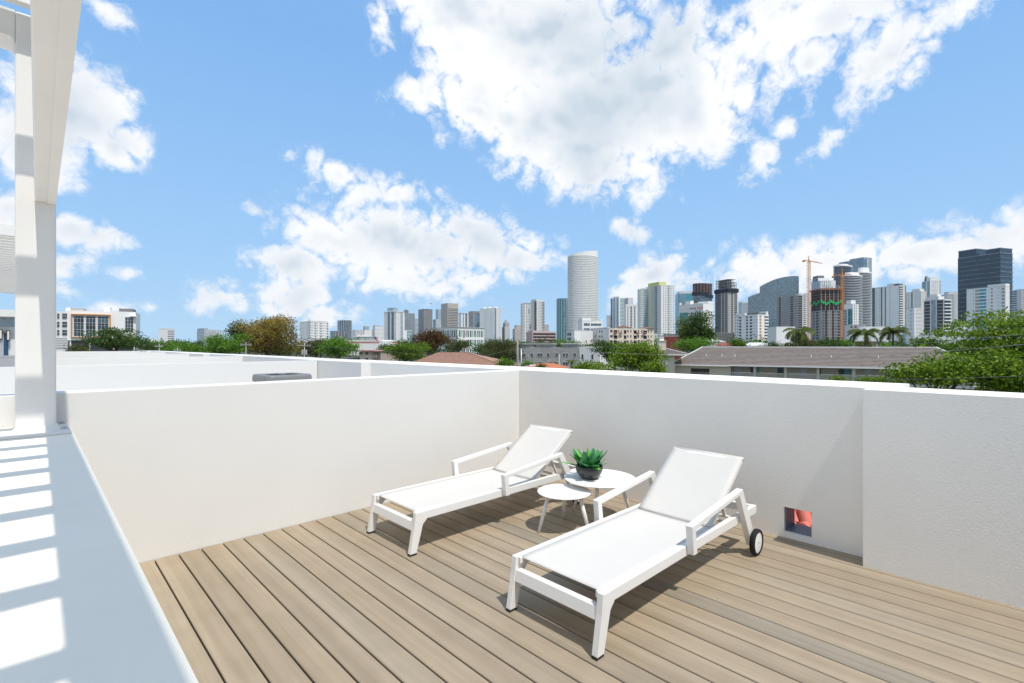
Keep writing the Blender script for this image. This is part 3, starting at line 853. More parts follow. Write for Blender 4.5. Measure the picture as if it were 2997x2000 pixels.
def poly_tower(name, label, pts, ytop, D, fh, glass, slab, fr, proud, cat='building', fins=0, finm=None, tops=None, body=None):
    """tower on a free plan; pts are (pixel, depth) corners"""
    c = Vector((0, 0)); w2 = []
    for (px, d) in pts:
        x, y = plan((px - CX) * d / F, d); w2.append(Vector((x, y)))
    for p in w2: c += p / len(w2)
    t = thing(name, label, cat, (c.x, c.y, GROUND))
    loc = [p - c for p in w2]
    H = zat(ytop, D) - GROUND
    zt = [zat(q, D) - GROUND for q in tops] if tops else None
    MB().prism([(p.x * .985, p.y * .985) for p in loc], 0, zt if zt else H).build('glazing', glass, t)
    n = round(H / fh); h = H / n; m = MB()
    k = 1 + proud / max(1.0, sum(p.length for p in loc) / len(loc))
    zmin = min(zt) if zt else H
    for i in range(n):
        z = (i + 1) * h
        if z > zmin + .1: break
        m.prism([(p.x * k, p.y * k) for p in loc], z - fr * h, z)
    m.build('floor_slab', slab, t, stuff=True)
    if fins:
        f = MB(); L = len(loc)
        for i in range(L):
            p, q = loc[i], loc[(i + 1) % L]
            for j in range(fins):
                r = p.lerp(q, (j + .5) / fins)
                f.box(r.x * k - .35, r.x * k + .35, r.y * k - .35, r.y * k + .35, 0, zmin)
        f.build('fin', finm or slab, t, stuff=True)
    return t, loc, H

def ell(pxc, D, rpx, rd, n=28, rot=0):
    out = []
    for i in range(n):
        a = 2 * math.pi * i / n
        x = math.cos(a) * rpx; y = math.sin(a) * rd
        xr = x * math.cos(rot) - y * math.sin(rot) * F / D; yr = x * math.sin(rot) * D / F + y * math.cos(rot)
        d = D + yr
        out.append((pxc + xr * D / d, d))
    return out

# ------------------------------------------------------------------ left part of the skyline
B = Tower('office_block', 'small far white office block with dark ribbon windows, left horizon', 464, 487, 511, 965, 900, 45)
B.face('L', [('w', 1, W1)]).face('R', [('w', .15, W1), ('g', .85, G_DARK, W1, .55)]).top('penthouse', W3, .05, .95, .1, .8, 961).done()
Tower('warehouse', 'low pale shed on the far left horizon beside the small white office block', 431, 432, 463, 993, 820, 3).face('R', [('w', 1, W3), ('g', .2, G_DARK, W3, .5), ('w', .8, W3)]).done()
B = Tower('glass_tower', 'far pale glass block with a taller left shaft, over the green trees', 576, 597, 651, 966, 1100, 20)
B.face('L', [('g', 1, G_PALE, W3, .25)]).face('R', [('m', .6, G_PALE, W3, 8, .3, .2), ('m', .4, G_SKY, W1, 4, .35, .1)]).top('shaft', G_PALE, 0, .22, .02, .9, 961).done()
B = Tower('apartment_tower', 'broad white apartment slab with window columns, right of the brown tree', 877, 909, 961, 941, 620, 25)
B.face('L', [('p', .4, W1, 4, .3, .4), ('w', .25, W1), ('p', .3, W1, 2, .5, .5)]).face('R', [('p', .25, W1, 3, .45, .5), ('g', .08, G_DARK, W2, .5), ('p', .22, W1, 2, .35, .45), ('g', .08, G_DARK, W2, .5), ('p', .25, W1, 3, .4, .45), ('w', .05, W1), ('g', .1, G_DARK, W1, .5, .8)])
B.top('parapet', W1, .0, 1, .0, .2, 938).done()
poly_tower('glass_tower', 'blue-grey curved tower with pale vertical ribs behind the low dark block', ell(1009, 1500, 21, 26, 20), 939, 1500, 3.6, G_BLUE, G_DARK, .2, .2, fins=1, finm=W3)
Tower('office_block', 'low dark blue glass block with white fins before the curved tower', 966, 975, 1015, 969, 1300, 15).face('L', [('g', 1, G_NAVY, G_NAVY, .2)]).face('R', [('m', 1, G_NAVY, W3, 9, .22, .05)]).done()
Tower('office_block', 'pale grey far block right of the curved tower', 1031, 1040, 1064, 966, 1400, 30).face('L', [('w', 1, W3)]).face('R', [('p', 1, W3, 6, .4, .4)]).done()
Tower('glass_tower', 'tiny far grey-blue tower top between the curved tower and the white tower', 1063, 1068, 1081, 955, 2300, 30).face('L', [('g', 1, G_SKY, W3, .3)]).face('R', [('g', 1, G_PALE, W3, .3)]).done()
Tower('office_block', 'blank cream block before the tiny far tower', 1065, 1066, 1091, 966, 1200, 4).face('R', [('w', .9, W2), ('w', .1, GRT)]).done()
B = Tower('apartment_tower', 'white stepped apartment block just left of the tall white tower', 1091, 1097, 1124, 955, 1250, 20)
B.face('L', [('w', 1, W3)]).face('R', [('p', 1, W1, 8, .5, .5, G_BLUE)]).top('penthouse', GRT, .05, .7, .2, .8, 952).done()
Tower('office_block', 'low wide building with blue ribbon glazing above the red-striped warehouse', 1033, 1034, 1093, 985, 700, 3).face('R', [('g', 1, G_BLUE, W2, .3)]).top('plant_room', W2, .2, .8, .1, .6, 980).done()
B = Tower('apartment_tower', 'tall white tower with blue glass stripes and penthouse, leftmost of the tall group', 1124, 1160, 1184, 913, 1350, 42)
B.face('L', [('p', .3, W1, 4, .5, .5), ('g', .18, G_BLUE, G_NAVY, .2), ('p', .12, W1, 1, .5, .5), ('g', .2, G_BLUE, G_NAVY, .2), ('p', .2, W1, 3, .5, .5)]).face('R', [('w', .1, W1), ('p', .4, W1, 3, .4, .5), ('g', .3, G_SKY, W1, .3, .6), ('w', .2, W1)])
B.top('penthouse', G_PALE, .1, .6, .3, .8, 900).top('crown', W1, -.02, 1.02, -.02, 1.02, 911).done()
B = Tower('glass_tower', 'slate blue tower with a small domed top behind the tall white tower', 1176, 1185, 1214, 917, 1600, 20)
B.face('L', [('g', 1, G_BLUE, GRT, .2)]).face('R', [('m', 1, G_BLUE, GRT, 7, .25, .2)]).top('dome', GR2, .05, .4, .1, .6, 909).top('dome_cap', GR2, .12, .33, .2, .5, 906.5).done()
Tower('glass_tower', 'narrow pale green-grey tower between the slate tower and the ribbed tower', 1213, 1214, 1224, 933, 1900, 8).face('R', [('g', 1, G_PALE, W3, .3)]).done()
B = Tower('office_tower', 'grey vertically ribbed tower with dark crown corners', 1224, 1240, 1266, 908, 1450, 30)
B.face('L', [('m', 1, G_BLUE, GRT, 6, .45, .1)]).face('R', [('m', 1, G_DARK, GRT, 9, .5, .1)]).top('crown', G_DARK, .0, 1, .0, 1, 905).done()
Tower('glass_tower', 'low blue-white tower at the foot of the tan tower', 1267, 1275, 1291, 935, 1500, 20).face('L', [('g', 1, G_SKY, W1, .2)]).face('R', [('m', 1, G_SKY, W1, 5, .3, .2)]).done()
Tower('glass_tower', 'slim glass tower half hidden left of the tan tower', 1275, 1282, 1296, 906, 2000, 25).face('L', [('g', 1, G_PALE, W3, .2)]).face('R', [('g', 1, G_SKY, W1, .2)]).done()
B = Tower('office_tower', 'tan stone tower with dark horizontal window bands', 1291, 1310, 1341, 889, 1400, 32, fh=4.6)
B.face('L', [('w', 1, TAN)]).face('R', [('w', .04, TAN), ('g', .92, G_DARK, TAN, .55, 0), ('w', .04, TAN)], z1=B.zt - 11).face('R', [('w', 1, TAN)], z0=B.zt - 11).top('parapet', TAN, .0, 1, .0, 1, 887.5).done()
B = Tower('office_tower', 'white and blue striped tower right of the tan tower', 1342, 1350, 1371, 918, 1550, 22)
B.face('L', [('w', 1, W1)]).face('R', [('w', .2, W1), ('g', .2, G_SKY, W1, .1), ('w', .15, W1), ('g', .3, G_NAVY, W3, .2), ('w', .15, W1)]).top('rim', W3, -.05, 1.05, -.05, 1.05, 916).done()
B = Tower('office_tower', 'taupe tower with a fluted top behind the blue glass block', 1371, 1385, 1406, 911, 1650, 30)
B.face('L', [('w', 1, GRT)]).face('R', [('m', 1, G_DARK, GRT, 5, .5, .1)]).done()
Tower('glass_tower', 'blue glass block in front of the white ribbed triple tower', 1388, 1391, 1418, 920, 1300, 10).face('L', [('w', 1, GRT)]).face('R', [('g', 1, G_SKY, G_BLUE, .3, .0)]).top('roof_band', G_NAVY, .0, 1, .0, 1, 918).done()
B = Tower('apartment_tower', 'white ribbed tower with three roof turrets and a blue stripe', 1404, 1446, 1468, 902, 1250, 48)
B.face('L', [('w', .25, W1), ('m', .3, G_PALE, W1, 4, .6, .5), ('w', .1, W1), ('m', .35, G_PALE, W1, 5, .6, .5)]).face('R', [('w', .05, W1), ('g', .25, G_SKY, G_BLUE, .2), ('w', .1, W1), ('m', .6, G_BLUE, W1, 4, .65, .2)])
for fy in (.05, .45, .82): B.top('turret', W1, .2, .6, fy, fy + .13, 897)
B.done()
# classic stone tower with pyramid roof
B = Tower('office_tower', 'old grey stone tower with a pyramid roof', 1469, 1477, 1493, 958, 1300, 30, body=GRT)
B.face('L', [('m', 1, G_DARK, GRT, 4, .6, .2)]).face('R', [('m', 1, G_DARK, W2, 6, .6, .2)])
B.top('upper_stage', GRT, .12, .88, .12, .88, 947)
z0 = zat(947, B.D) - B.base; z1 = zat(934, B.D) - B.base
B.mb('pyramid_roof', GR).add([(B.b*.1, B.a*.1, z0), (B.b*.9, B.a*.1, z0), (B.b*.9, B.a*.9, z0), (B.b*.1, B.a*.9, z0), (B.b*.5, B.a*.5, z1)], [(0,1,4), (1,2,4), (2,3,4), (3,0,4), (0,3,2,1)])
B.done()
B = Tower('office_block', 'plain tan stepped block left of the white lattice tower', 1500, 1507, 1526, 963, 1150, 20, body=TAN)
B.face('L', [('w', 1, TAN)]).face('R', [('w', 1, TAN)]).top('upper_stage', TAN, .3, 1, .2, 1, 952).done()
# white lattice tower, two heights
B = Tower('apartment_tower', 'white lattice apartment tower with grey glass patches, lower left wing', 1524, 1530, 1556, 889, 1000, 20, fh=3.1)
B.face('L', [('p', 1, W1, 4, .5, .6, G_BLUE)]).face('R', [('p', .3, W1, 2, .6, .7, G_DARK), ('w', .06, W1), ('p', .64, W1, 4, .55, .7, G_DARK)])
rq = random.Random(3)
for i in range(9):
    z = rq.uniform(8, B.zt - 14); q = rq.randrange(3)
    B.fbox('R', 'glass_patch', G_PALE, B.b * (.36 + .2 * q), B.b * (.36 + .2 * q + .18), z, z + 9.3, -.2, .2)
B.top('roof_garden', mat('roof_shrubs', (.04, .06, .025), .9, .1), .1, .9, .1, .5, 887).done()
B = Tower('apartment_tower', 'taller right half of the white lattice apartment tower', 1553, 1571, 1594, 882, 990, 40, fh=3.1)
B.face('L', [('p', .6, W1, 3, .5, .65, G_BLUE), ('g', .4, G_DARK, RUST, .25)]).face('R', [('w', .08, W1), ('p', .6, W1, 4, .5, .75, G_DARK), ('g', .32, G_DARK, W1, .3, .7)])
B.top('penthouse', W3, .0, .75, .1, .9, 876).done()
Tower('apartment_tower', 'short grey and white tower just right of the lattice tower', 1592, 1593, 1606, 951, 1300, 8).face('R', [('p', 1, W3, 4, .5, .6)]).done()
B = Tower('parking_garage', 'pinkish low building with dark horizontal parking decks', 1540, 1558, 1627, 972, 560, 28, fh=3.4)
B.face('L', [('w', 1, PINK)]).face('R', [('w', .03, PINK), ('g', .97, BROWN, PINK, .38)]).top('roof_block', PINK, .05, .78, .1, .9, 967.5).done()

poly_tower('glass_tower', 'teal curved glass tower left of the big round tower', ell(1651, 1180, 22, 24, 18), 876, 1180, 3.4, G_TEAL, G_PALE, .14, .25, fins=1, finm=W3)
# big round tower
t, loc, H = poly_tower('round_tower', 'tallest round white tower with ring balconies and a slanted white crown', ell(1706, 1020, 43.5, 26, 40), 753, 1020, 3.35, glass_mat('tower_glass_silver', (.58, .58, .55), .12, .6, (2.4, 2.4, 3.35), .14), mat('ring_balcony_white', (.9, .88, .83), .7, .3), .5, .8, fins=0)
mb = MB(); n_ = len(loc); rgt = Vector(plan(1, 0)); rmx = max(p.dot(rgt) for p in loc)
vs = []
for p in loc:
    vs.append((p.x * 1.01, p.y * 1.01, H - .2))
for p in loc:
    f_ = (p.dot(rgt) / rmx + 1) / 2
    vs.append((p.x * 1.01, p.y * 1.01, H + .6 + (zat(736, 1020) - zat(752, 1020)) * f_ ** .8))
mb.add(vs, [(i, (i+1) % n_, n_ + (i+1) % n_, n_ + i) for i in range(n_)] + [tuple(range(n_, 2*n_))]); mb.build('crown', W1, t)
f = MB()
for i in range(n_):
    if i % 3 == 0:
        p = loc[i] * 1.018; f.box(p.x - .3, p.x + .3, p.y - .3, p.y + .3, 0, H - .3)
f.build('fin', W3, t, stuff=True)
B = Tower('office_block', 'white stepped office building with blue windows at the foot of the round tower', 1691, 1704, 1763, 940, 430, 18, fh=4.2)
B.face('L', [('w', 1, W1)]).face('R', [('w', .08, W1), ('g', .3, G_BLUE, W1, .45), ('w', .05, W1), ('g', .52, G_BLUE, W1, .5, .4), ('w', .05, W1)]).top('roof_block', W1, .0, .45, .05, .9, 930).top('roof_fin', W1, .92, 1.0, .0, .9, 934).done()
B = Tower('office_block', 'windowless white block with a grey roof terrace before the round tower', 1659, 1681, 1735, 968, 330, 26)
B.face('L', [('g', .6, G_DARK, W3, .45), ('w', .4, W1)]).face('R', [('w', .35, W1), ('w', .65, W2)]).done()
Tower('apartment_tower', 'narrow grey striped tower right of the round tower', 1775, 1776, 1790, 924, 1400, 6).face('R', [('m', 1, G_BLUE, W3, 4, .5, .3)]).done()
B = Tower('apartment_tower', 'white and sea-green glass tower right of the round tower', 1787, 1812, 1827, 872, 1200, 45)
B.face('L', [('g', .2, G_BLUE, G_BLUE, .2), ('w', .12, W1), ('g', .2, G_PALE, W1, .25), ('w', .2, W1), ('g', .15, G_TEAL, W1, .25), ('w', .13, W1)]).face('R', [('w', .2, W1), ('g', .8, G_AQUA, W1, .4, .6)]).top('parapet', W1, .1, .8, .1, .8, 867).done()
Tower('office_tower', 'plain grey block behind the white striped tower', 1826, 1838, 1853, 872, 1500, 30).face('L', [('g', 1, G_PALE, W3, .3)]).face('R', [('w', 1, W3)]).done()
B = Tower('apartment_tower', 'white slab with dark vertical window stripes, left of the yellow-topped tower', 1826, 1832, 1868, 896, 1050, 12)
B.face('L', [('w', 1, W1)]).face('R', [('w', .12, W1), ('g', .07, G_DARK, W3, .3), ('w', .16, W1), ('g', .16, G_DARK, W3, .4), ('w', .14, W1), ('g', .12, G_DARK, W3, .4), ('w', .23, W1)]).top('parapet', W1, .0, .95, .0, .9, 891).done()
# tower with the yellow top
B = Tower('apartment_tower', 'tall white tower with a yellow roof block and a yellow vertical stripe', 1889, 1935, 1973, 835, 900, 40)
B.face('L', [('w', .34, W3), ('w', .1, YEL), ('p', .18, W3, 2, .6, .6, G_BLUE), ('g', .14, G_DARK, W3, .35), ('w', .24, W3)]).face('R', [('w', .1, W1), ('p', .42, W1, 3, .5, .55, G_BLUE), ('g', .12, G_DARK, W1, .4), ('p', .36, W1, 3, .5, .55, G_BLUE)])
B.top('roof_block', YEL, .02, .55, .15, .85, 824).top('roof_panel', LIM, .56, .98, .2, .85, 831).done()
B = Tower('apartment_tower', 'sea-green windowed wing left of the yellow-topped tower', 1866, 1873, 1893, 847, 930, 20)
B.face('L', [('p', 1, W1, 3, .5, .6, G_TEAL)]).face('R', [('p', .6, W3, 3, .55, .6, G_TEAL), ('g', .4, G_TEAL, W3, .25)]).top('parapet', W3, .5, 1, .1, .9, 843).done()
Tower('office_block', 'low white block with dark windows below the yellow-topped tower', 1910, 1911, 1946, 978, 420, 4, fh=3.6).face('R', [('p', .4, W1, 3, .5, .5), ('w', .2, GRT), ('p', .4, W1, 4, .5, .5)]).done()
Tower('warehouse', 'low dark red brick building below the big dark tree', 1942, 1943, 1992, 985, 330, 4).face('R', [('w', 1, mat('dark_red_brick', (.22, .06, .045), .9, .1, var=.15, vscale=2))]).top('roof_band', GR2, 0, 1, 0, 1, 978).done()

# ------------------------------------------------------------------ middle and right skyline
B = Tower('glass_tower', 'teal glass office block behind the half-built round-edged tower', 1976, 1985, 2028, 860, 1300, 14)
B.face('L', [('g', 1, G_TEAL, G_TEAL, .1)]).face('R', [('g', .1, G_TEAL, G_TEAL, .1), ('g', .42, G_SKY, G_TEAL, .12), ('g', .48, G_AQUA, G_TEAL, .12)]).top('roof_screen', W3, .08, .95, .0, .9, 853).done()
# unfinished tower with dark net collar (left one)
t, loc, H = poly_tower('construction_tower', 'unfinished glass tower with rust-coloured open floors and a sagging black net', ell(2056, 1100, 29, 20, 18), 868, 1100, 3.6, G_BLUE, G_DARK, .15, .2)
m = MB(); c2 = MB(); Hh = zat(833, 1100) - GROUND; nfl = 9
for i in range(nfl + 1):
    z = H + .5 + (Hh - H) * i / nfl; m.prism([(p.x * 1.0, p.y * 1.0) for p in loc], z - .45, z + .1)
m.build('open_floor', RUST, t, stuff=True)
for i in range(0, len(loc)): p = loc[i] * .96; c2.box(p.x - .45, p.x + .45, p.y - .45, p.y + .45, H, Hh)
c2.build('column', GR, t, stuff=True)
MB().prism([(p.x * .7, p.y * .7) for p in loc], H, Hh - .6).build('core', BROWN, t)
nb = MB(); n_ = len(loc)
for ring in (0, 1):
    for i, p in enumerate(loc):
        f_ = p.dot(rgt) / 25
        nb.v.append((p.x * 1.08, p.y * 1.08, H + 1 - 3.5 * f_ + ring * (7 + 2 * math.sin(i)) - 2))
nb.f += [(i, (i+1) % n_, n_ + (i+1) % n_, n_ + i) for i in range(n_)]
nb.build('safety_net', NET, t)
# hospital-like white building with red sign
B = Tower('office_block', 'white building with a red sign and green glass bays behind the dark tree', 1986, 2058, 2089, 889, 700, 52, fh=4.3)
zt_ = B.zt
B.face('L', [('w', 1, W2)], z0=zt_ - 11).face('L', [('w', .04, W1), ('g', .36, G_TEAL, GRN, .25), ('p', .6, W2, 7, .5, .5)], z0=zt_ - 29, z1=zt_ - 11).face('L', [('p', 1, W2, 11, .5, .5)], z1=zt_ - 29)
B.face('R', [('w', 1, W1)], z0=zt_ - 9).face('R', [('p', 1, W1, 9, .5, .4)], z1=zt_ - 9)
B.top('roof_frame', W1, .45, 1.0, .0, .4, 881).top('roof_frame', W1, .0, .1, .93, 1.0, 881).top('stair_tower', W2, .1, .4, .55, .75, 877).top('roof_canopy', W3, .3, .9, .2, .9, 885)
B.done()
# the red letters are too small to read in the photograph: letter strokes as upright bars
sx = [0, .9, 1.8, 2.7, 3.6, 4.5, 6.3, 7.2, 8.1, 9.0, 9.9]
for q in sx:
    y_ = B.a * .53 - q * 2.1
    l_ = MB(); l_.box(-.3, -.06, y_ - .45, y_, zt_ - 7.2, zt_ - 4.9); l_.box(-.3, -.06, y_ - 1.35, y_ - .46, zt_ - 5.4, zt_ - 4.9); l_.box(-.3, -.06, y_ - 1.2, y_ - .46, zt_ - 6.35, zt_ - 5.95); l_.build('sign_letter', REDP, B.t, stuff=True)
# dark unfinished tower (right one)
B = Tower('construction_tower', 'tall dark unfinished tower with bare top floors and a black net band', 2093, 2131, 2158, 848, 880, 44, fh=3.4)
B.face('L', [('p', .45, GR2, 6, .62, .62, G_NAVY), ('w', .1, GRT), ('g', .12, BROWN, GRT, .2), ('w', .12, GRT), ('g', .1, BROWN, GR, .2), ('w', .11, GRT)]).face('R', [('w', .35, GRT), ('g', .15, BROWN, GR, .2), ('w', .2, GRT), ('g', .3, BROWN, TAN, .4, .8)])
b0 = B.zt; b1 = zat(817, B.D) - B.base
for i in range(4): B.box('open_floor', GR, -.4 + .2*i, B.b * (1.02 - .07 * i), -.4, B.a * .98, b0 + 3 + (b1 - b0 - 3) * i / 3 - .5, b0 + 3 + (b1 - b0 - 3) * i / 3)
for i in range(6):
    for j in range(5): B.box('column', GR, B.b * (.03 + .18 * i) - .4, B.b * (.03 + .18 * i) + .4, B.a * (.04 + .22 * j) - .4, B.a * (.04 + .22 * j) + .4, b0 + .3, b0 + 3 + (b1 - b0 - 3) * (1 if i < 4 else .67))
B.box('core', BROWN, B.b * .25, B.b * .6, B.a * .2, B.a * .9, b0 + .36, b1 - 1)
for z, q in ((b0 - 4.5, 1.0),): B.box('safety_net', NET, -1.3, B.b + 1.8, -1.6, B.a + 1.2, z, z + 6.5)
B.done()
Tower('parking_garage', 'blank dark grey podium under the dark unfinished tower', 2085, 2087, 2183, 975, 700, 4, body=GR2).face('R', [('w', .6, GR2), ('w', .4, mat('charcoal_cladding', (.09, .095, .1), .7, .2))]).done()
Tower('glass_tower', 'slanted dark glass block beside the dark unfinished tower', 2148, 2150, 2184, 945, 760, 6).face('R', [('g', 1, G_NAVY, G_DARK, .2)]).done()
Tower('office_tower', 'pale grey-green glass block left of the stepped blue glass slab', 2161, 2170, 2190, 886, 1500, 22).face('L', [('g', 1, G_PALE, W3, .3)]).face('R', [('g', 1, G_PALE, W3, .35)]).top('roof_screen', W3, .1, .9, .1, .9, 883).done()
# stepped blue slab: columns of rising height
tw = thing('glass_tower', 'wide blue glass slab whose roofline climbs to a rounded right end', 'building', (*plan((2260 - CX) * 1150 / F, 1150), GROUND), -YAW - R(26))
gl, sl_, fn = MB(), MB(), MB()
e = lambda px: (px - 2260) * 1150 / F * 0.89
roofl = [(2188, 868), (2200, 863), (2212, 859), (2223, 856), (2223.2, 838), (2236, 831), (2250, 825), (2266, 819), (2284, 814.5), (2302, 812), (2320, 811), (2331, 811.5), (2337, 814)]
for i in range(len(roofl) - 1):
    (a_, ya), (b_, yb) = roofl[i], roofl[i + 1]
    if b_ - a_ < 1: continue
    ha, hb = zat(ya, 1150) - GROUND, zat(yb, 1150) - GROUND
    x0, x1 = e(a_), e(b_)
    d0 = 0 if i < 10 else (0 if i == 10 else 2.0); d1 = 0 if i < 10 else (2.0 if i == 10 else 6.0)
    gl.hexa([(x0, .6 + d0, 0), (x1, .6 + d1, 0), (x1, 30, 0), (x0, 30, 0)], [(x0, .6 + d0, ha), (x1, .6 + d1, hb), (x1, 30, hb), (x0, 30, ha)])
    q = 0; hm = min(ha, hb)
    while (q + 1) * 3.6 < hm:
        z_ = (q + 1) * 3.6; q += 1
        sl_.hexa([(x0, .3 + d0, z_ - .5), (x1, .3 + d1, z_ - .5), (x1, .6 + d1, z_ - .5), (x0, .6 + d0, z_ - .5)], [(x0, .3 + d0, z_), (x1, .3 + d1, z_), (x1, .6 + d1, z_), (x0, .6 + d0, z_)])
    for q in range(3):
        t_ = (q + .3) / 3; xx = x0 + (x1 - x0) * t_; dd = d0 + (d1 - d0) * t_
        fn.box(xx, xx + (1.7 if (i + q) % 4 == 0 else .45), .05 + dd, .59 + dd, 0, ha + (hb - ha) * t_)
gl.build('glazing', glass_mat('steel_teal_glass', (.19, .31, .36), .08, .8, amt=.12), tw); sl_.build('floor_slab', G_BLUE, tw, stuff=True); fn.build('fin', G_BLUE, tw, stuff=True)
# white apartments with an orange column
B = Tower('apartment_tower', 'white mid-rise apartments with dark balcony columns and an orange stripe', 2150, 2218, 2248, 921, 480, 50, fh=3.0)
B.face('L', [('p', .2, W1, 2, .45, .5), ('g', .1, G_DARK, W1, .4, .3), ('w', .2, W1), ('g', .09, G_DARK, W1, .4, .3), ('w', .07, W1), ('g', .1, G_DARK, W1, .4, .3), ('p', .24, W1, 3, .3, .4)]).face('R', [('w', .15, W1), ('g', .2, mat('orange_terracotta', (.55, .28, .15), .8), W1, .3), ('w', .3, W1), ('g', .35, G_DARK, W1, .5, .8)])
B.top('roof_block', W1, .0, .6, .55, .95, 915).top('roof_block', GR2, .1, .9, .05, .5, 915).top('roof_fin', W1, .85, 1, .0, .3, 911).done()
# grey concrete building with blue film
B = Tower('construction_tower', 'raw grey concrete building under construction with bright blue panels', 2273, 2335, 2349, 864, 720, 55, fh=3.4)
B.face('L', [('w', .1, GR), ('g', .1, BROWN, GR, .3), ('w', .45, GR), ('g', .14, BROWN, GR, .45), ('w', .21, GR)], z0=B.zt - 48).face('L', [('w', .12, GR), ('w', .06, BLUEP), ('p', .17, GR, 2, .4, .5, G_BLUE), ('w', .13, BLUEP), ('w', .08, GR), ('w', .1, BLUEP), ('w', .1, GR), ('g', .24, BLUEP, GR, .6)], z1=B.zt - 48)
B.face('R', [('g', 1, BROWN, GR, .3, .3)]).top('parapet', GR, .0, 1, .1, .95, 860).done()
Tower('apartment_tower', 'white tower with dark windows behind the left crane', 2336, 2344, 2368, 860, 850, 15).face('L', [('w', 1, W1)]).face('R', [('w', .3, W1), ('g', .3, G_DARK, W1, .5), ('w', .1, W1), ('p', .3, W1, 2, .4, .4)]).done()
Tower('warehouse', 'windowless white box building below the blue-panelled concrete building', 2246, 2272, 2327, 957, 330, 28, body=W2).face('L', [('w', 1, W2)]).face('R', [('w', 1, W1)]).done()
# white/blue tower behind the brown construction tower
B = Tower('apartment_tower', 'white and pale blue stepped tower top behind the brown unfinished tower', 2374, 2400, 2446, 822, 1150, 30)
B.face('L', [('g', 1, G_SKY, W3, .25)]).face('R', [('p', .7, W1, 6, .6, .6, G_BLUE), ('w', .3, W1)]).top('penthouse', W1, .0, .75, .2, .9, 813).top('cooling_screen', GR2, .0, .4, .25, .8, 805.5).done()
# brown unfinished tower with green net
B = Tower('construction_tower', 'brown unfinished tower with open upper floors and a ragged green net', 2373, 2401, 2466, 846, 560, 24, fh=3.2)
zs = B.zt - 24
for fc in ('L', 'R'):
    B.face(fc, [('g', 1, BROWN, RUST, .16, .1)], z0=zs)
B.face('L', [('w', .2, GR), ('g', .2, G_DARK, GR, .3), ('w', .15, GR), ('g', .25, BROWN, GR, .4), ('w', .2, GR)], z1=zs)
B.face('R', [('w', .08, GR), ('p', .14, GR, 1, .5, .4, G_DARK), ('g', .1, BROWN, GR2, .25), ('p', .2, GR, 2, .4, .4, G_DARK), ('g', .1, BROWN, GR2, .25), ('p', .14, GR, 1, .5, .4, G_DARK), ('g', .14, G_DARK, GR, .3), ('w', .1, GR)], z1=zs)
for i in range(6): B.fbox('R', 'column', GR, B.b * (.02 + .19 * i), B.b * (.02 + .19 * i) + .7, zs, B.zt, -.2, .2)
B.box('formwork', RUST, -1.2, B.b + 1.0, -1.4, B.a + 1, B.zt - 1.4, B.zt + .6)
for i in range(22):
    x = B.b * rq.random(); B.box('rebar_post', GRT, x, x + .35, -.3, .1, B.zt + .6, B.zt + rq.uniform(2, 5))
nz = zat(890, B.D) - B.base
gn = B.mb('safety_net', GNET)
for fc in range(2):
    L_ = B.b if fc else B.a; k_ = 26
    for i in range(k_):
        z_ = nz + 1.4 * math.sin(i * .55 + fc) + .8 * math.sin(i * 1.7); z2 = nz + 1.4 * math.sin((i + 1) * .55 + fc) + .8 * math.sin((i + 1) * 1.7)
        p0, p1 = L_ * i / k_, L_ * (i + 1) / k_
        if fc: q0, q1, q2, q3 = (p0, -1.0, z_), (p1, -1.0, z2), (p1, -.7, z2 + 2.6), (p0, -.7, z_ + 2.6)
        else: q0, q1, q2, q3 = (-1.0, p0, z_), (-1.0, p1, z2), (-.7, p1, z2 + 2.6), (-.7, p0, z_ + 2.6)
        gn.add([q0, q1, q2, q3], [(0, 1, 2, 3)])
B.done()
# tall grey glass tower and its neighbours
B = Tower('glass_tower', 'tall sheer grey glass tower behind the curved balcony tower', 2455, 2527, 2552, 758, 1350, 55)
B.face('L', [('g', .3, G_SKY, G_PALE, .12), ('g', .04, G_DARK, GRT, .2), ('g', .46, G_PALE, GRT, .12), ('g', .2, G_SKY, G_PALE, .12)]).face('R', [('g', .45, G_BLUE, G_SKY, .15), ('w', .1, W3), ('g', .45, G_SKY, W3, .2)])
B.box('roof_screen', G_PALE, 0, B.b, 0, B.a * .55, B.zt + .36, zat(753, 1350) - B.base); B.done()
t, loc, H = poly_tower('apartment_tower', 'dark blue rounded tower with white roof crown and roof planting', ell(2467, 1200, 28, 20, 20), 783, 1200, 3.6, G_NAVY, G_BLUE, .14, .3)
MB().prism([(p.x * 1.03, p.y * 1.03) for p in loc], H, H + 3).build('roof_ring', W1, t)
MB().prism([(p.x * .6, p.y * .6) for p in loc], H + 3.05, zat(775, 1200) - GROUND).build('penthouse', W2, t)
for k_, (pc, rr, yt, lab) in enumerate(((2527, 24, 802, 'rear half of the curved balcony tower with stacked white slab edges'), (2493, 30, 811, 'front half of the curved balcony tower, lower, with many white slab edges'))):
    t, loc, H = poly_tower('apartment_tower', lab, ell(pc, 1060 - 40 * k_, rr, 19, 22), yt, 1060 - 40 * k_, 3.3, G_NAVY, W3, .26, 1.1)
    MB().prism([(p.x * 1.05, p.y * 1.05) for p in loc], H, H + 2.2).build('roof_ring', W1, t)
    MB().prism([(p.x * .7 + 2, p.y * .7) for p in loc], H + 2.25, H + (12 if k_ == 0 else 8)).build('roof_pavilion', W1, t)
B = Tower('office_tower', 'white office tower with a teal glass front beside the right crane', 2469, 2496, 2513, 890, 620, 45, fh=3.4)
B.face('L', [('g', .35, G_TEAL, W1, .1), ('w', .1, W1), ('g', .55, G_TEAL, G_NAVY, .1)], z1=B.zt - 6).face('L', [('w', 1, W1)], z0=B.zt - 6).face('R', [('w', .2, W1), ('g', .12, G_DARK, W1, .2), ('w', .2, W1), ('g', .12, G_DARK, W1, .2), ('w', .36, W1)])
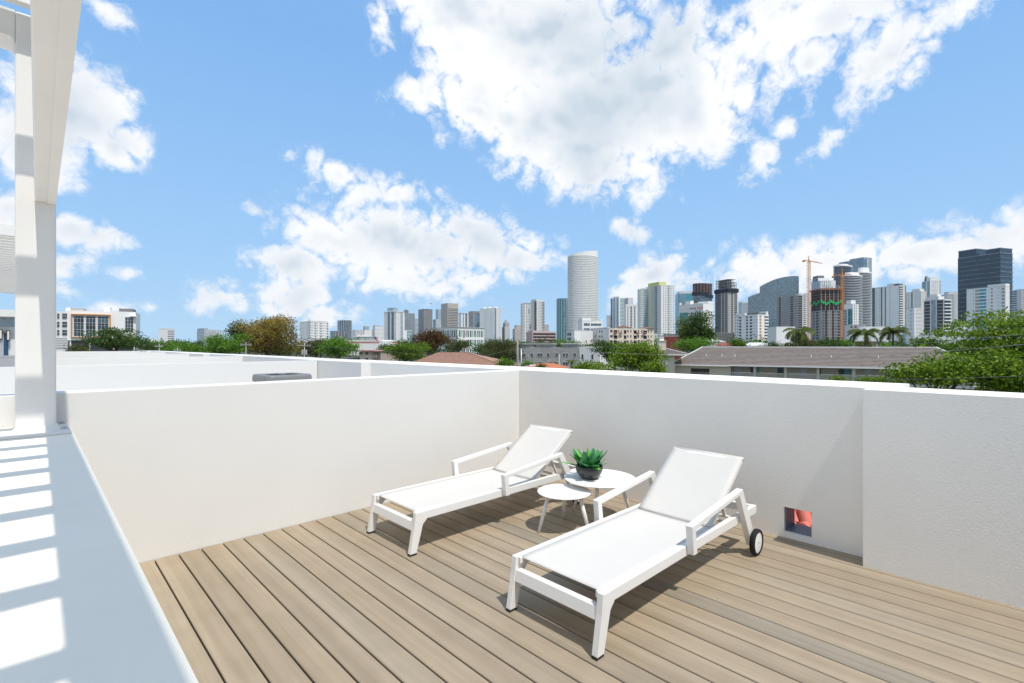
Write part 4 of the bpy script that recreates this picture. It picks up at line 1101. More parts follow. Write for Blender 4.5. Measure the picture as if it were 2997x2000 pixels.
B.top('roof_block', W1, .0, .8, .2, .7, 878).done()
B = Tower('office_block', 'low grey and white building at the foot of the curved balcony tower', 2472, 2486, 2534, 952, 420, 20)
B.face('L', [('w', 1, W3)]).face('R', [('p', .5, GRT, 2, .5, .5), ('w', .5, GRT)]).done()
# low white modern building with orange/blue ribbon
B = Tower('office_block', 'low white modern building with a ribbon of orange and blue windows', 2478, 2490, 2600, 969, 300, 10, fh=3.4)
zz = B.zt
B.face('L', [('w', 1, W2)]).face('R', [('w', 1, W1)], z0=zz - 6).face('R', [('w', .1, W1)] + [('g', .04, (ORF, G_DARK, G_BLUE)[i % 3], W1, .1) for i in range(20)] + [('w', .1, W1)], z0=zz - 9, z1=zz - 6).face('R', [('w', 1, W1)], z1=zz - 9)
B.top('upper_storey', W1, .35, 1.0, .05, .9, 957).done()
# right group
B = Tower('apartment_tower', 'light grey apartment tower with dark-framed corner bays', 2552, 2631, 2652, 836, 640, 58, fh=3.1)
B.face('L', [('w', .01, W2), ('g', .10, G_DARK, GR2, .35, .3), ('w', .02, W2), ('p', .2, W1, 2, .28, .35), ('g', .06, G_DARK, GR, .45), ('w', .08, W1), ('g', .05, G_DARK, GRT, .3), ('w', .08, W1), ('p', .12, W1, 1, .28, .35), ('w', .26, W1)])
B.face('R', [('w', .06, GR2), ('g', .4, G_DARK, W2, .4, .5), ('w', .08, GR2), ('p', .3, W2, 2, .4, .5), ('w', .16, GR2)]).top('roof_frame', GR2, .0, .55, .0, .18, 830).top('roof_block', W2, .1, .8, .2, .45, 828).done()
B = Tower('apartment_tower', 'grey-white tower with paired window columns behind the light grey tower', 2651, 2696, 2711, 853, 820, 52, fh=3.3)
B.face('L', [('p', .25, W1, 2, .3, .4), ('w', .1, W1), ('g', .1, G_DARK, GRT, .35), ('w', .12, W1), ('p', .42, W1, 3, .28, .4)]).face('R', [('p', 1, W2, 3, .4, .5)]).top('roof_block', W2, .0, .9, .1, .6, 845).done()
B = Tower('apartment_tower', 'white tower with green-glass corner and stepped white crown, far right', 2698, 2722, 2755, 822, 1250, 35, fh=3.3)
B.face('L', [('g', .5, G_TEAL, W3, .2), ('w', .15, W1), ('g', .35, G_TEAL, W1, .25)]).face('R', [('w', .1, W1), ('p', .6, W1, 4, .5, .5, G_PALE), ('w', .1, W1), ('g', .2, G_PALE, W1, .4)]).top('crown', W1, .05, .75, .05, .8, 812).top('mast_block', GR2, .05, .15, .5, .7, 807).done()
B = Tower('apartment_tower', 'slim white block with a red accent strip in front of the grey-white towers', 2653, 2676, 2698, 902, 420, 45, fh=3.2)
B.face('L', [('w', .4, W1), ('g', .35, W3, W1, .4), ('w', .25, W1)]).face('R', [('g', .12, RUST, W1, .4), ('w', .1, W1), ('m', .78, W3, W1, 6, .4, .3)]).done()
B = Tower('office_tower', 'building with dark horizontal window bands and a pale central shaft', 2704, 2762, 2783, 877, 520, 50, fh=3.5)
B.face('L', [('g', .32, G_NAVY, GRT, .22, .5), ('w', .05, W1), ('g', .24, G_PALE, G_SKY, .1), ('w', .05, W1), ('g', .34, G_NAVY, GRT, .22, .5)]).face('R', [('w', .06, W1), ('g', .94, G_NAVY, W1, .3, 1.2)]).top('penthouse', W2, .0, .8, .25, .95, 866).top('roof_block', W2, .1, .6, .35, .75, 859).done()
B = Tower('apartment_tower', 'grey-green windowed tower between the banded building and the dark tower', 2755, 2771, 2803, 862, 900, 28, fh=3.2)
B.face('L', [('w', 1, W3)]).face('R', [('p', .7, W3, 6, .5, .6, G_TEAL), ('w', .3, W3)]).top('roof_block', W3, .2, 1, .1, .9, 854).done()
# dark big tower at right
B = Tower('office_tower', 'huge dark navy tower with fine horizontal lines, far right', 2803, 2927, 2964, 740, 800, 62, fh=7.6)
B.face('L', [('g', 1, G_NAVY, G_BLUE, .10, .35)]).face('R', [('g', 1, G_NAVY, G_BLUE, .12, 1.0)])
for (f0, f1, yy) in ((.55, 1.0, 719), (.0, .34, 727)):
    z_ = zat(yy, B.D) - B.base
    B.box('upper_storeys', G_NAVY, 1.0, B.b - .5, B.a * f0 + .5, B.a * f1 - .5, B.zt + .36, z_)
    B.box('roof_rim', G_BLUE, .6, B.b, B.a * f0, B.a * f1, z_, z_ + 1.2)
B.done()
B = Tower('apartment_tower', 'white slab with turquoise glass bands in front of the dark navy tower', 2829, 2943, 2955, 838, 440, 66, fh=3.1)
B.face('L', [('w', .15, W1), ('p', .08, W1, 1, .3, .3, G_PALE), ('g', .11, GRT, W1, .35), ('g', .18, G_AQUA, W1, .3), ('w', .1, W1), ('p', .08, W1, 1, .5, .4), ('w', .1, W1), ('p', .05, W1, 1, .3, .3), ('w', .05, W1), ('g', .08, GRT, W1, .4), ('w', .02, W1)]).face('R', [('w', 1, W2)]).top('parapet', W1, .0, 1, .0, .45, 830).done()
Tower('apartment_tower', 'grey and white tower at the right edge behind the tree', 2962, 2990, 3040, 847, 700, 30).face('L', [('g', .5, G_BLUE, W3, .4), ('w', .5, W3)]).face('R', [('p', 1, W3, 6, .5, .5, G_BLUE)]).done()
Tower('office_block', 'low glassy white block at the foot of the dark navy tower', 2782, 2796, 2832, 942, 480, 20).face('L', [('g', 1, G_SKY, W1, .3)]).face('R', [('p', 1, W1, 4, .6, .5, G_BLUE)]).done()
B = Tower('warehouse', 'long low white building with a grey flat roof, right of the palms', 2692, 2694, 2818, 982, 210, 3)
B.face('R', [('w', 1, W1)]).top('roof_frame', GRT, .0, .95, .0, .2, 976).done()
Tower('office_block', 'tiny cream kiosk at the foot of the slim white block', 2640, 2650, 2662, 955, 430, 20).face('L', [('g', 1, G_AQUA, W1, .2)]).face('R', [('w', 1, W1)]).done()
Tower('office_block', 'small white far block behind the green-panelled mid-rise', 1183, 1184, 1206, 967, 1100, 4).face('R', [('w', .3, W1), ('g', .7, G_TEAL, W1, .3)]).done()

# mid-rise with green panels
B = Tower('apartment_block', 'white framed mid-rise with green panels, above the dark brown tree', 1262, 1340, 1417, 959, 430, 38, fh=9.0)
for fc in ('L', 'R'):
    st = []
    for i in range(7): st += [('w', .22, W1), ('g', .3, (G_DARK, GRN, G_BLUE)[i % 3], W1, .28), ('w', .1, W1), ('g', .25, (GRN, G_DARK, G_DARK)[i % 3], W1, .28)]
    st.append(('w', .22, W1)); B.face(fc, st)
B.top('roof_edge', W1, -.02, 1.02, -.02, 1.02, 957).done()
# crane builder
def crane(label, px, ytop, yj, D, jl, jr, tilt):
    c = at(px, HY, D); t = thing('tower_crane', label, 'crane', (c.x, c.y, GROUND), -YAW)
    H = zat(yj, D) - GROUND; w = D / F * 3.2; m = MB(); n = int(H / (w * 1.4)); th = D / F * .75
    for sx in (-1, 1):
        for sy in (-1, 1): m.box(sx*w-th/2, sx*w+th/2, sy*w-th/2, sy*w+th/2, 0, H)
    for i in range(n):
        z0, z1 = H * i / n, H * (i + 1) / n; s = 1 if i % 2 else -1
        m.beam((-s*w, -w, z0), (s*w, -w, z1), th*.7); m.beam((-s*w, w, z0), (s*w, w, z1), th*.7); m.beam((-w, -w, z1), (w, -w, z1), th*.7)
    m.build('mast', ORG, t, stuff=True)
    k = D / F
    j = MB()
    x0, x1 = (jl - px) * k, (jr - px) * k
    j.beam((x0, 0, H + abs(x0) * tilt), (0, 0, H), k*1.3); j.beam((0, 0, H), (x1, 0, H - x1 * tilt), k*1.3)
    j.beam((x0, 0, H + 3*k), (0, 0, H + 3.5*k), k*.8); j.beam((0, 0, H + 3.5*k), (x1*.9, 0, H + 1*k - x1*tilt), k*.8)
    for i in range(14):
        xa = x0 + (x1 - x0) * i / 14; j.beam((xa, 0, H - xa*tilt), (xa + (x1-x0)/28, 0, H + 2.6*k - xa*tilt), k*.5)
    j.build('jib', ORG, t, stuff=True)
    hm = MB(); hz = zat(ytop, D) - GROUND
    hm.hexa([(-1.5*k, -k, H), (1.5*k, -k, H), (1.5*k, k, H), (-1.5*k, k, H)], [(-.4*k, -.3*k, hz), (.4*k, -.3*k, hz), (.4*k, .3*k, hz), (-.4*k, .3*k, hz)])
    hm.build('head_frame', ORG, t)
    MB().box(x0 - 2*k, x0 + 4*k, -1.5*k, 1.5*k, H - 5*k + abs(x0)*tilt, H - .5*k + abs(x0)*tilt).build('counterweight', RUST, t)
    MB().box(.5*k, 3.5*k, -2.4*k, -1.7*k, H - 6*k, H - 1.5*k).build('cab', W1, t)
    cb_ = MB(); cb_.beam((0, 0, hz), (x0*.9, 0, H + 2*k), k*.3); cb_.beam((0, 0, hz), (x1*.7, 0, H + k), k*.3); cb_.build('tie_bar', GR2, t)
crane('orange tower crane, the taller one, standing left of the brown unfinished tower', 2367, 749, 765, 545, 2351, 2407, .16)
crane('orange tower crane, the shorter one, on the right edge of the brown unfinished tower', 2465, 785, 806, 545, 2437, 2492, -.1)
# distant airliner
c = at(1260, 889, 2600); t = thing('airplane', 'tiny distant airliner over the skyline, left of the tan tower', 'airplane', c, -YAW + R(12))
MB().tube([(-7, 0, -.6), (-5, 0, 0), (5, 0, 0), (8, 0, .5)], [.3, 1, 1, .2], 8).build('fuselage', GR2, t)
for s in (-1, 1): MB().hexa([(-1.5, 0, -.2), (2, 0, -.2), (4.5, s*9, .5), (3.3, s*9, .5)], [(-1.5, 0, .2), (2, 0, .2), (4.5, s*9, .7), (3.3, s*9, .7)]).build('wing', GR2, t)
MB().hexa([(5.5, -.15, .3), (7.6, -.15, .3), (7.6, .15, .3), (5.5, .15, .3)], [(7.4, -.1, 3), (8.4, -.1, 3), (8.4, .1, 3), (7.4, .1, 3)]).build('tail_fin', GR2, t)

# ------------------------------------------------------------------ nearer buildings
class Front:
    """a straight facade from pixel a (depth da) to pixel b (depth db); local x along it, y into the depth"""
    def __init__(s, name, label, cat, a, da, b, db, zb=GROUND, group=None):
        s.A = Vector(((a - CX) * da / F, da)); Bv = Vector(((b - CX) * db / F, db))
        s.d = (Bv - s.A).normalized(); s.L = (Bv - s.A).length; s.zb = zb
        s.ang = math.atan2(s.d.y, s.d.x)
        s.t = thing(name, label, cat, (*plan(*s.A), zb), s.ang - YAW, group)
    def x(s, px):
        t = (px - CX) / F; return (t * s.A.y - s.A.x) / (s.d.x - t * s.d.y)
    def z(s, px, py):
        return zat(py, s.A.y + s.x(px) * s.d.y) - s.zb
    def box(s, part, m, p0, p1, y0, y1, py0, py1, parent=None, ref=None, **k):
        r = ref or (p0 + p1) / 2
        return MB().box(s.x(p0), s.x(p1), y0, y1, s.z(r, py1), s.z(r, py0)).build(part, m, parent or s.t, **k)

WF = mat('white_window_frame', (.75, .75, .74), .5, .3)
# modern white building far left
f = Front('office_building', 'modern white building with an orange-framed window wall, far left', 'building', 196, 236, 397, 250)
f.box('wall', W1, 196, 397, .5, 26, 911, 997, ref=300)
zt = f.z(300, 911); zm = f.z(300, 997)
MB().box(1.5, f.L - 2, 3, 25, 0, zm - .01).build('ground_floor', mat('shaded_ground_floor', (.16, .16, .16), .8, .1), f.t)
for px in (203, 260, 330, 390): MB().box(f.x(px), f.x(px) + .5, .9, 1.4, 0, zm - .01).build('column', W1, f.t)
fr = MB(); x0, x1, z0, z1 = f.x(207.5), f.x(324), f.z(266, 988), f.z(266, 920)
for q in ((x0, x1, z1 - .45, z1), (x0, x1, z0, z0 + .2), (x0, x0 + .4, z0 + .2, z1 - .45), (x1 - .4, x1, z0 + .2, z1 - .45)): fr.box(q[0], q[1], -.5, .499, q[2], q[3])
fo = fr.build('orange_frame', ORF, f.t)
MB().box(x0 + .4, x1 - .4, .2, .498, z0 + .2, z1 - .45).build('mullion_wall', W3, f.t)
rg = random.Random(4)
gx0, gx1 = x0 + .8, x1 - .8; gz0, gz1 = z0 + .5, z1 - .9; ch = (gz1 - gz0) / 3; pn = [glass_mat('office_pane_dark', (.03, .045, .06), .08, .7), glass_mat('office_pane_teal', (.05, .085, .09), .08, .7), glass_mat('office_pane_black', (.012, .014, .016), .06, .7)]
for r_ in range(3):
    for g_ in range(3):
        a0 = gx0 + (gx1 - gx0) * g_ / 3 + .25; a1 = gx0 + (gx1 - gx0) * (g_ + 1) / 3 - .45 * (g_ < 2) - .1
        for c_ in range(3):
            b0 = a0 + (a1 - a0) * c_ / 3 + .06; b1 = a0 + (a1 - a0) * (c_ + 1) / 3 - .06
            MB().box(b0, b1, .12, .199, gz0 + r_ * ch + .12, gz0 + r_ * ch + ch * .62).build('pane', pn[(r_ + g_) % 3], f.t)
            MB().box(b0, b1, .12, .199, gz0 + r_ * ch + ch * .68, gz0 + (r_ + 1) * ch - .12).build('pane', pn[2], f.t)
x0, x1, z0, z1 = f.x(366), f.x(390), f.z(378, 970), f.z(378, 928)
MB().box(x0, x1, .2, .499, z0, z1).build('mullion_wall', W3, f.t)
for i in range(3):
    for j in range(4): MB().box(x0 + (x1-x0)*i/3 + .08, x0 + (x1-x0)*(i+1)/3 - .08, .12, .199, z0 + (z1-z0)*j/4 + .1, z0 + (z1-z0)*(j+1)/4 - .1).build('pane', pn[1 if j > 2 else 0], f.t)
MB().box(f.x(380), f.L + .5, -1.2, .49, z1 + .2, z1 + .6).build('canopy', W1, f.t)
MB().box(f.x(345), f.x(388), 5, 18, zt + .01, zt + 1.8).build('solar_rack', GR2, f.t)
MB().box(f.x(302), f.x(318), 4, 12, zt + .01, zt + 2.4).build('plant_room', W1, f.t)
MB().box(f.x(200), f.x(238), 5, 15, zt + .01, zt + 1.4).build('plant_room', GRT, f.t)
f2 = Front('office_building', 'white wing with small balcony windows left of the orange-framed building', 'building', 120, 240, 195.5, 240)
f2.box('wall', W1, 120, 195.5, .5, 24, 911, 1030, ref=170)
z0_ = 0
for (ya, yb) in ((918, 932), (942, 957), (966, 981)):
    for (pa, pb) in ((166, 171), (181, 194), (148, 160)):
        o = f2.box('window', G_DARK, pa, pb, .2, .499, ya, yb)
        f2.box('rail', W3, pa, pb, .0, .199, (ya+yb)/2, (ya+yb)/2 + 1.2)
for i in range(5): f2.box('ledge', W3, 150, 195.4, .2, .499, 988 + i * 7, 990 + i * 7)
f2.box('roof_block', W1, 171, 186, 4, 10, 899, 910.9)

# grey unfinished block in the middle distance
f = Front('apartment_block', 'low raw grey concrete building with small paired windows and roof huts', 'building', 1480, 205, 1694, 198)
f.box('wall', mat('stained_grey_stucco', (.33, .32, .31), .9, .1, var=.22, vscale=.35), 1480, 1694, .3, 22, 1018, 1090, ref=1590)
zr = f.z(1590, 1018)
for (pa, pb) in ((1506, 1551), (1568, 1618), (1643, 1690)):
    MB().box(f.x(pa), f.x(pb), .5, 9, zr + .01, f.z(1590, 1008)).build('roof_hut', MATS['stained_grey_stucco'], f.t)
    MB().box(f.x(pa) - .5, f.x(pb) + .4, 0, 9.5, f.z(1590, 1008) + .01, f.z(1590, 1006)).build('roof_slab', W3, f.t)
for x in (425, 510, 635, 740, 830, 867, 962, 1080, 1178, 1220, 1328):
    px = 1400 + x * .2128
    o = f.box('window', WF, px - 3.6, px + 3.6, .2, .299, 1033.5, 1044.5)
    for s in (-1, 1): f.box('pane', G_DARK, px + s*1.7 - 1.4, px + s*1.7 + 1.4, .12, .199, 1034.3, 1043.6, parent=o)
for x in (740, 835, 862, 962, 1082, 1180, 1215, 1290):
    px = 1400 + x * .2128
    o = f.box('window', WF, px - 3.4, px + 3.4, .2, .299, 1059, 1069.5)
    for s in (-1, 1): f.box('pane', G_DARK, px + s*1.6 - 1.3, px + s*1.6 + 1.3, .12, .199, 1060, 1068.5, parent=o)
f = Front('apartment_block', 'pale grey end of the raw concrete building beside the bright tree', 'building', 1694.5, 198, 1755, 193)
f.box('wall', W2, 1694.5, 1755, .3, 20, 1015, 1090, ref=1715)
for px in (1704, 1733): f.box('window', G_DARK, px - 2.5, px + 2.5, .2, .299, 1038, 1052)

# cream apartment complex with little hip-roofed towers
B = Tower('apartment_block', 'cream stucco apartment block with brown hip-roofed corner towers', 1735, 1782, 1914, 962, 320, 32, fh=3.15, body=CREAM)
B.face('L', [('w', .35, W2), ('p', .3, W2, 2, .5, .45), ('w', .35, W2)])
B.face('R', [('p', .1, CREAM, 1, .5, .5), ('g', .07, BROWN, CREAM, .3, .5), ('p', .1, CREAM, 2, .35, .45), ('w', .03, CREAM), ('g', .05, BROWN, CREAM, .3, .5), ('p', .12, CREAM, 2, .4, .5), ('w', .03, CREAM), ('g', .06, BROWN, CREAM, .3, .5), ('p', .14, CREAM, 2, .4, .5), ('g', .07, BROWN, CREAM, .3, .6), ('p', .12, CREAM, 2, .35, .5), ('w', .03, CREAM)])
def hip(B, fx0, fx1, fy0, fy1, ye, ya):
    ze = zat(ye, B.D) - B.base; za = zat(ya, B.D) - B.base
    x0, x1, y0, y1 = fx0*B.b, fx1*B.b, fy0*B.a, fy1*B.a
    B.box('tower_wall', CREAM, x0, x1, y0, y1, B.zt + .36, ze)
    o = .8
    B.mb('hip_roof', TERR).add([(x0-o, y0-o, ze), (x1+o, y0-o, ze), (x1+o, y1+o, ze), (x0-o, y1+o, ze), ((x0+x1)/2, (y0+y1)/2, za)], [(0,1,4), (1,2,4), (2,3,4), (3,0,4), (0,3,2,1)])
hip(B, .30, .50, .05, .4, 958.5, 951)
hip(B, .82, 1.0, .0, .35, 960, 954.5)
B.top('parapet', CREAM, .0, .05, .1, .9, 958)
for q in (.1, .22, .6, .74):
    B.mb('balcony_hood', TERR).hexa([(B.b*q, -1.4, B.zt - 3), (B.b*(q+.06), -1.4, B.zt - 3), (B.b*(q+.06), 0, B.zt - 2.4), (B.b*q, 0, B.zt - 2.4)], [(B.b*q, -1.4, B.zt - 2.8), (B.b*(q+.06), -1.4, B.zt - 2.8), (B.b*(q+.06), 0, B.zt - 2.2), (B.b*q, 0, B.zt - 2.2)])
B.done()

# red-striped white warehouse, flag, small pink-roofed house
f = Front('warehouse', 'wide low white warehouse with a red stripe under its roof', 'building', 1012, 330, 1172, 330)
f.box('wall', W2, 1012, 1172, .3, 30, 998, 1040, ref=1090)
f.box('stripe', mat('faded_red_stripe', (.45, .10, .08), .7), 1014, 1170, .2, .299, 1001.5, 1004.5)
f.box('roof', W1, 1012, 1172, .1, 30.2, 995.5, 997.9)
f.box('entrance_block', W1, 1118, 1148, -6, .09, 1000, 1040)
f.box('entrance_recess', GRT, 1128, 1139, -6.2, -6.001, 1010, 1040)
c = at(1095, 1030, 318); t = thing('flagpole', 'striped flag on a thin pole in front of the red-striped warehouse', 'flag', (c.x, c.y, GROUND), -YAW)
zt = zat(985, 318) - GROUND
MB().tube([(0, 0, 0), (0, 0, zt)], .09, 8).build('pole', STEEL, t)
rs, ws, bs = mat('flag_red', (.5, .05, .06), .7), mat('flag_white', (.7, .68, .68), .7), mat('flag_blue', (.04, .06, .22), .7)
def fl(x): return .35 * math.sin(x * 2.2), -.25 * x
for i in range(7):
    m = MB(); ztop = zt - .1 - i * .32
    xa = 1.0 if i < 4 else 0.05
    for j in range(6):
        p, q = xa + (2.6 - xa) * j / 6, xa + (2.6 - xa) * (j + 1) / 6
        m.add([(p, fl(p)[0], ztop - .31 + fl(p)[1]), (q, fl(q)[0], ztop - .31 + fl(q)[1]), (q, fl(q)[0], ztop + fl(q)[1]), (p, fl(p)[0], ztop + fl(p)[1])], [(0, 1, 2, 3)])
    m.build('flag_stripe', rs if i % 2 == 0 else ws, t)
MB().add([(.05, 0, zt - 1.4), (1, fl(1)[0], zt - 1.4 + fl(1)[1]), (1, fl(1)[0], zt - .1 + fl(1)[1]), (.05, 0, zt - .1)], [(0, 1, 2, 3)]).build('flag_canton', bs, t)
f = Front('apartment_house', 'small cream two-storey house with a flat pink roof', 'building', 1052, 150, 1102, 146)
f.box('wall', CREAM, 1052, 1085, .3, 9, 1029, 1075, ref=1068)
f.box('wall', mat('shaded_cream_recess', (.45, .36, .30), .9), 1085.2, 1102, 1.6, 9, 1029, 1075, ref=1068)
f.box('roof', mat('pink_flat_roof', (.55, .27, .24), .9), 1043, 1104, -.9, 9.5, 1025.5, 1028.9, ref=1068)
for (pa, ya) in ((1068, 1031), (1068, 1047), (1049.5, 1031)):
    o = f.box('window', WF, pa, pa + 9.5, .15, .299, ya, ya + 8)
    f.box('pane', G_DARK, pa + .8, pa + 8.7, .08, .149, ya + .8, ya + 7.2, parent=o)
for k_ in range(9): f.box('baluster', W3, 1086 + k_*1.8, 1086.5 + k_*1.8, .3, .36, 1040, 1047)
# salmon hip roof
f = Front('house', 'low house under a broad salmon shingle roof behind the left parapet', 'house', 1180, 92, 1484, 88)
ze = zat(1074, 90) - GROUND; zr = zat(1032.5, 97) - GROUND; L_ = f.L
MB().box(.8, L_ - .8, .8, 13, 0, ze - .05).build('wall', BEIGE, f.t)
for i in range(30):
    a, b = i / 30, (i + 1.06) / 30; h = .05
    def row(q, up): return [(0 + 4.2 * q - .2, q * 7.5, ze + (zr - ze) * q + up), (L_ - 9.3 * q, q * 7.5, ze + (zr - ze) * q + up)]
    lo, hi = row(a, 0), row(b, 0); lo2, hi2 = row(a, h), row(b, .0)
    if i == 0: rows = MB()
    rows.add([lo[0], lo[1], hi[1], hi[0], lo2[0], lo2[1], hi2[1], hi2[0]], [(0,3,2,1),(4,5,6,7),(0,1,5,4),(1,2,6,5),(2,3,7,6),(3,0,4,7)])
rows.build('shingle_course', SALM, f.t, stuff=True)
rb = MB(); rb.add([(0, 0, ze), (0, 15, ze), (4.2, 7.5, zr - .02)], [(0, 1, 2)]); rb.add([(L_, 0, ze), (L_, 15, ze), (L_ - 9.3, 7.5, zr - .02)], [(0, 1, 2)]); rb.add([(0, 15, ze), (L_, 15, ze), (L_ - 9.3, 7.5, zr - .02), (4.2, 7.5, zr - .02)], [(0, 1, 2, 3)])
rb.build('roof_slope', SALM, f.t, stuff=True)
MB().beam((4.2, 7.5, zr + .02), (L_ - 9.3, 7.5, zr + .02), .3, .12).build('ridge_cap', SALM, f.t)
MB().beam((L_ - 9.3, 7.5, zr + .03), (L_, 0, ze + .06), .25, .12).build('ridge_cap', SALM, f.t)
# coral tile roof strips lower right of it
for (pa, pb, yy, dd, lab) in ((1560, 1650, 1068, 62, 'orange tile roof just above the parapet, below the grey building'),):
    f = Front('tile_roof_house', lab, 'house', pa, dd, pb, dd)
    z_ = f.z((pa + pb) / 2, 1079); zz = f.z((pa + pb) / 2, 1066)
    MB().hexa([(-1, 0, z_), (f.L + 1, 0, z_), (f.L + 1, 6, z_), (-1, 6, z_)], [(1, 2.8, zz), (f.L - 1, 2.8, zz), (f.L - 1, 3.2, zz), (1, 3.2, zz)]).build('roof', mat('orange_tile', (.48, .17, .09), .85, .2, var=.2, vscale=2), f.t)
    MB().box(0, f.L, .6, 5.4, 0, z_ - .01).build('wall', W2, f.t)

# brown-roofed apartment building on the right
f = Front('apartment_house', 'long two-storey beige apartment house with a brown tile hip roof and railed gallery', 'building', 1976, 77.7, 2592, 65.0)
ze = -1.45 - GROUND; zr = 1.17 - GROUND; LL = 36.0; DP = 11.0; xl = 3.3
ROOFB = mat('brown_flat_tile', (.25, .212, .185), .85, .2, var=.18, vscale=1.6)
TRIM = mat('white_gutter', (.82, .80, .76), .6, .3)
xs = f.x(2133)
rows = MB(); nrow = 15
for i in range(nrow):
    a, b = i / nrow, (i + 1.12) / nrow
    def pt_(q, e_, up): return ((-.5 + (xl + .5) * q) if e_ == 0 else (LL + .5 - (xl + .5) * q), -.7 + (DP / 2 + .7) * q, ze + (zr - ze) * q + up)
    p = [pt_(a, 0, .0), pt_(a, 1, .0), pt_(b, 1, -.03), pt_(b, 0, -.03), pt_(a, 0, .12), pt_(a, 1, .12), pt_(b, 1, .012), pt_(b, 0, .012)]
    rows.add(p, [(0,3,2,1),(4,5,6,7),(0,1,5,4),(1,2,6,5),(2,3,7,6),(3,0,4,7)])
rows.build('tile_course', ROOFB, f.t, stuff=True)
sl2 = MB()
sl2.add([(-.5, -.7, ze), (-.5, DP + .7, ze), (xl, DP/2, zr - .01)], [(0, 1, 2)])
sl2.add([(LL + .5, -.7, ze), (LL + .5, DP + .7, ze), (LL - xl, DP/2, zr - .01)], [(0, 1, 2)])
sl2.add([(-.5, DP + .7, ze), (LL + .5, DP + .7, ze), (LL - xl, DP/2, zr - .01), (xl, DP/2, zr - .01)], [(0, 1, 2, 3)])
sl2.build('roof_slope', ROOFB, f.t, stuff=True)
MB().beam((xl, DP/2, zr + .05), (LL - xl, DP/2, zr + .05), .22, .1).build('ridge_cap', TRIM, f.t)
MB().beam((xl, DP/2, zr + .05), (-.5, -.7, ze + .09), .2, .09).build('ridge_cap', TRIM, f.t)
MB().beam((LL - xl, DP/2, zr + .05), (LL + .5, -.7, ze + .09), .2, .09).build('ridge_cap', TRIM, f.t)
for px, py in ((2061, 1039), (2108, 1034), (2147, 1040), (2376, 1041), (2436, 1039), (2578, 1046)):
    x = f.x(px); q = .45
    MB().tube([(x, -.7 + (DP/2 + .7)*q, ze + (zr-ze)*q), (x, -.7 + (DP/2 + .7)*q, ze + (zr-ze)*q + .42)], .07, 8).build('vent_pipe', TRIM, f.t)
MB().box(-.5, xs, -.78, -.705, ze - .20, ze + .03).build('gutter', TRIM, f.t)
MB().box(xs + .002, LL, -.78, -.705, ze - .12, ze + .06).build('gutter', TRIM, f.t)
MB().box(-.4, LL, -.70, DP, ze - .12, ze - .01).build('soffit', W2, f.t)
MB().box(0, xs, 0, DP, 0, ze - .121).build('wall', BEIGE, f.t)
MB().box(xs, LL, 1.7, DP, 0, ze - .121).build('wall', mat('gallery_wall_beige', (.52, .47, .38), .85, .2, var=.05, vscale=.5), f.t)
fl_z = ze - 2.12
MB().box(xs, LL, -.1, 1.7, fl_z - .25, fl_z).build('gallery_floor', W3, f.t)
x0, x1 = f.x(2022), f.x(2076)
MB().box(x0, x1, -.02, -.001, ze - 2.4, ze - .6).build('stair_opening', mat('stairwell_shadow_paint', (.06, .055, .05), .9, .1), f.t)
for i in range(16): x = x0 + (x1 - x0) * (i + .5) / 16; MB().box(x - .015, x + .015, -.06, -.03, ze - 2.1, ze - 1.1).build('baluster', TRIM, f.t)
for px in (2135, 2209, 2299, 2394, 2499, 2600): x = f.x(px); MB().box(x - .17, x + .17, -.05, .28, 0, ze - .121).build('column', BEIGE, f.t)
cols_ = [2139, 2206, 2213, 2296, 2303, 2391, 2398, 2496, 2503, 2597]
for i in range(0, 10, 2):
    xa, xb = f.x(cols_[i]), f.x(cols_[i + 1])
    r = MB().box(xa + .1, xb - .1, .05, .10, fl_z + 1.02, fl_z + 1.09).build('handrail', TRIM, f.t)
    MB().box(xa + .1, xb - .1, .05, .10, fl_z + .08, fl_z + .13).build('bottom_rail', TRIM, f.t)
    n = int((xb - xa) / .14); m = MB()
    for k_ in range(n): x = xa + .1 + (xb - xa - .2) * (k_ + .5) / n; m.box(x - .014, x + .014, .06, .09, fl_z + .13, fl_z + 1.02)
    m.build('balusters', TRIM, f.t, stuff=True)
for (pa, pb, mm) in ((2195, 2206, G_DARK), (2214, 2221, G_TEAL), (2275, 2290, G_DARK), (2290, 2297, G_BLUE), (2399, 2405, G_DARK), (2458, 2475, G_DARK), (2475, 2494, G_TEAL)):
    MB().box(f.x(pa), f.x(pb), 1.62, 1.699, fl_z + .9, fl_z + 1.8).build('window', mm, f.t)
for pa in (2145, 2343, 2537):
    o = MB().box(f.x(pa), f.x(pa + 20), 1.62, 1.699, fl_z + .01, fl_z + 1.85).build('door', mat('pale_grey_door', (.52, .53, .56), .6), f.t)
    MB().box(f.x(pa + 17), f.x(pa + 18), 1.56, 1.619, fl_z + 1.0, fl_z + 1.1).build('handle', STEEL, o)
for pa in (2173, 2355, 2523): MB().lathe([(0, .1), (.09, .08), (.1, 0), (0, 0)], 10).build('ceiling_lamp', mat('amber_lamp', (.6, .35, .15), .4), f.t).location = (f.x(pa), .9, ze - .32)
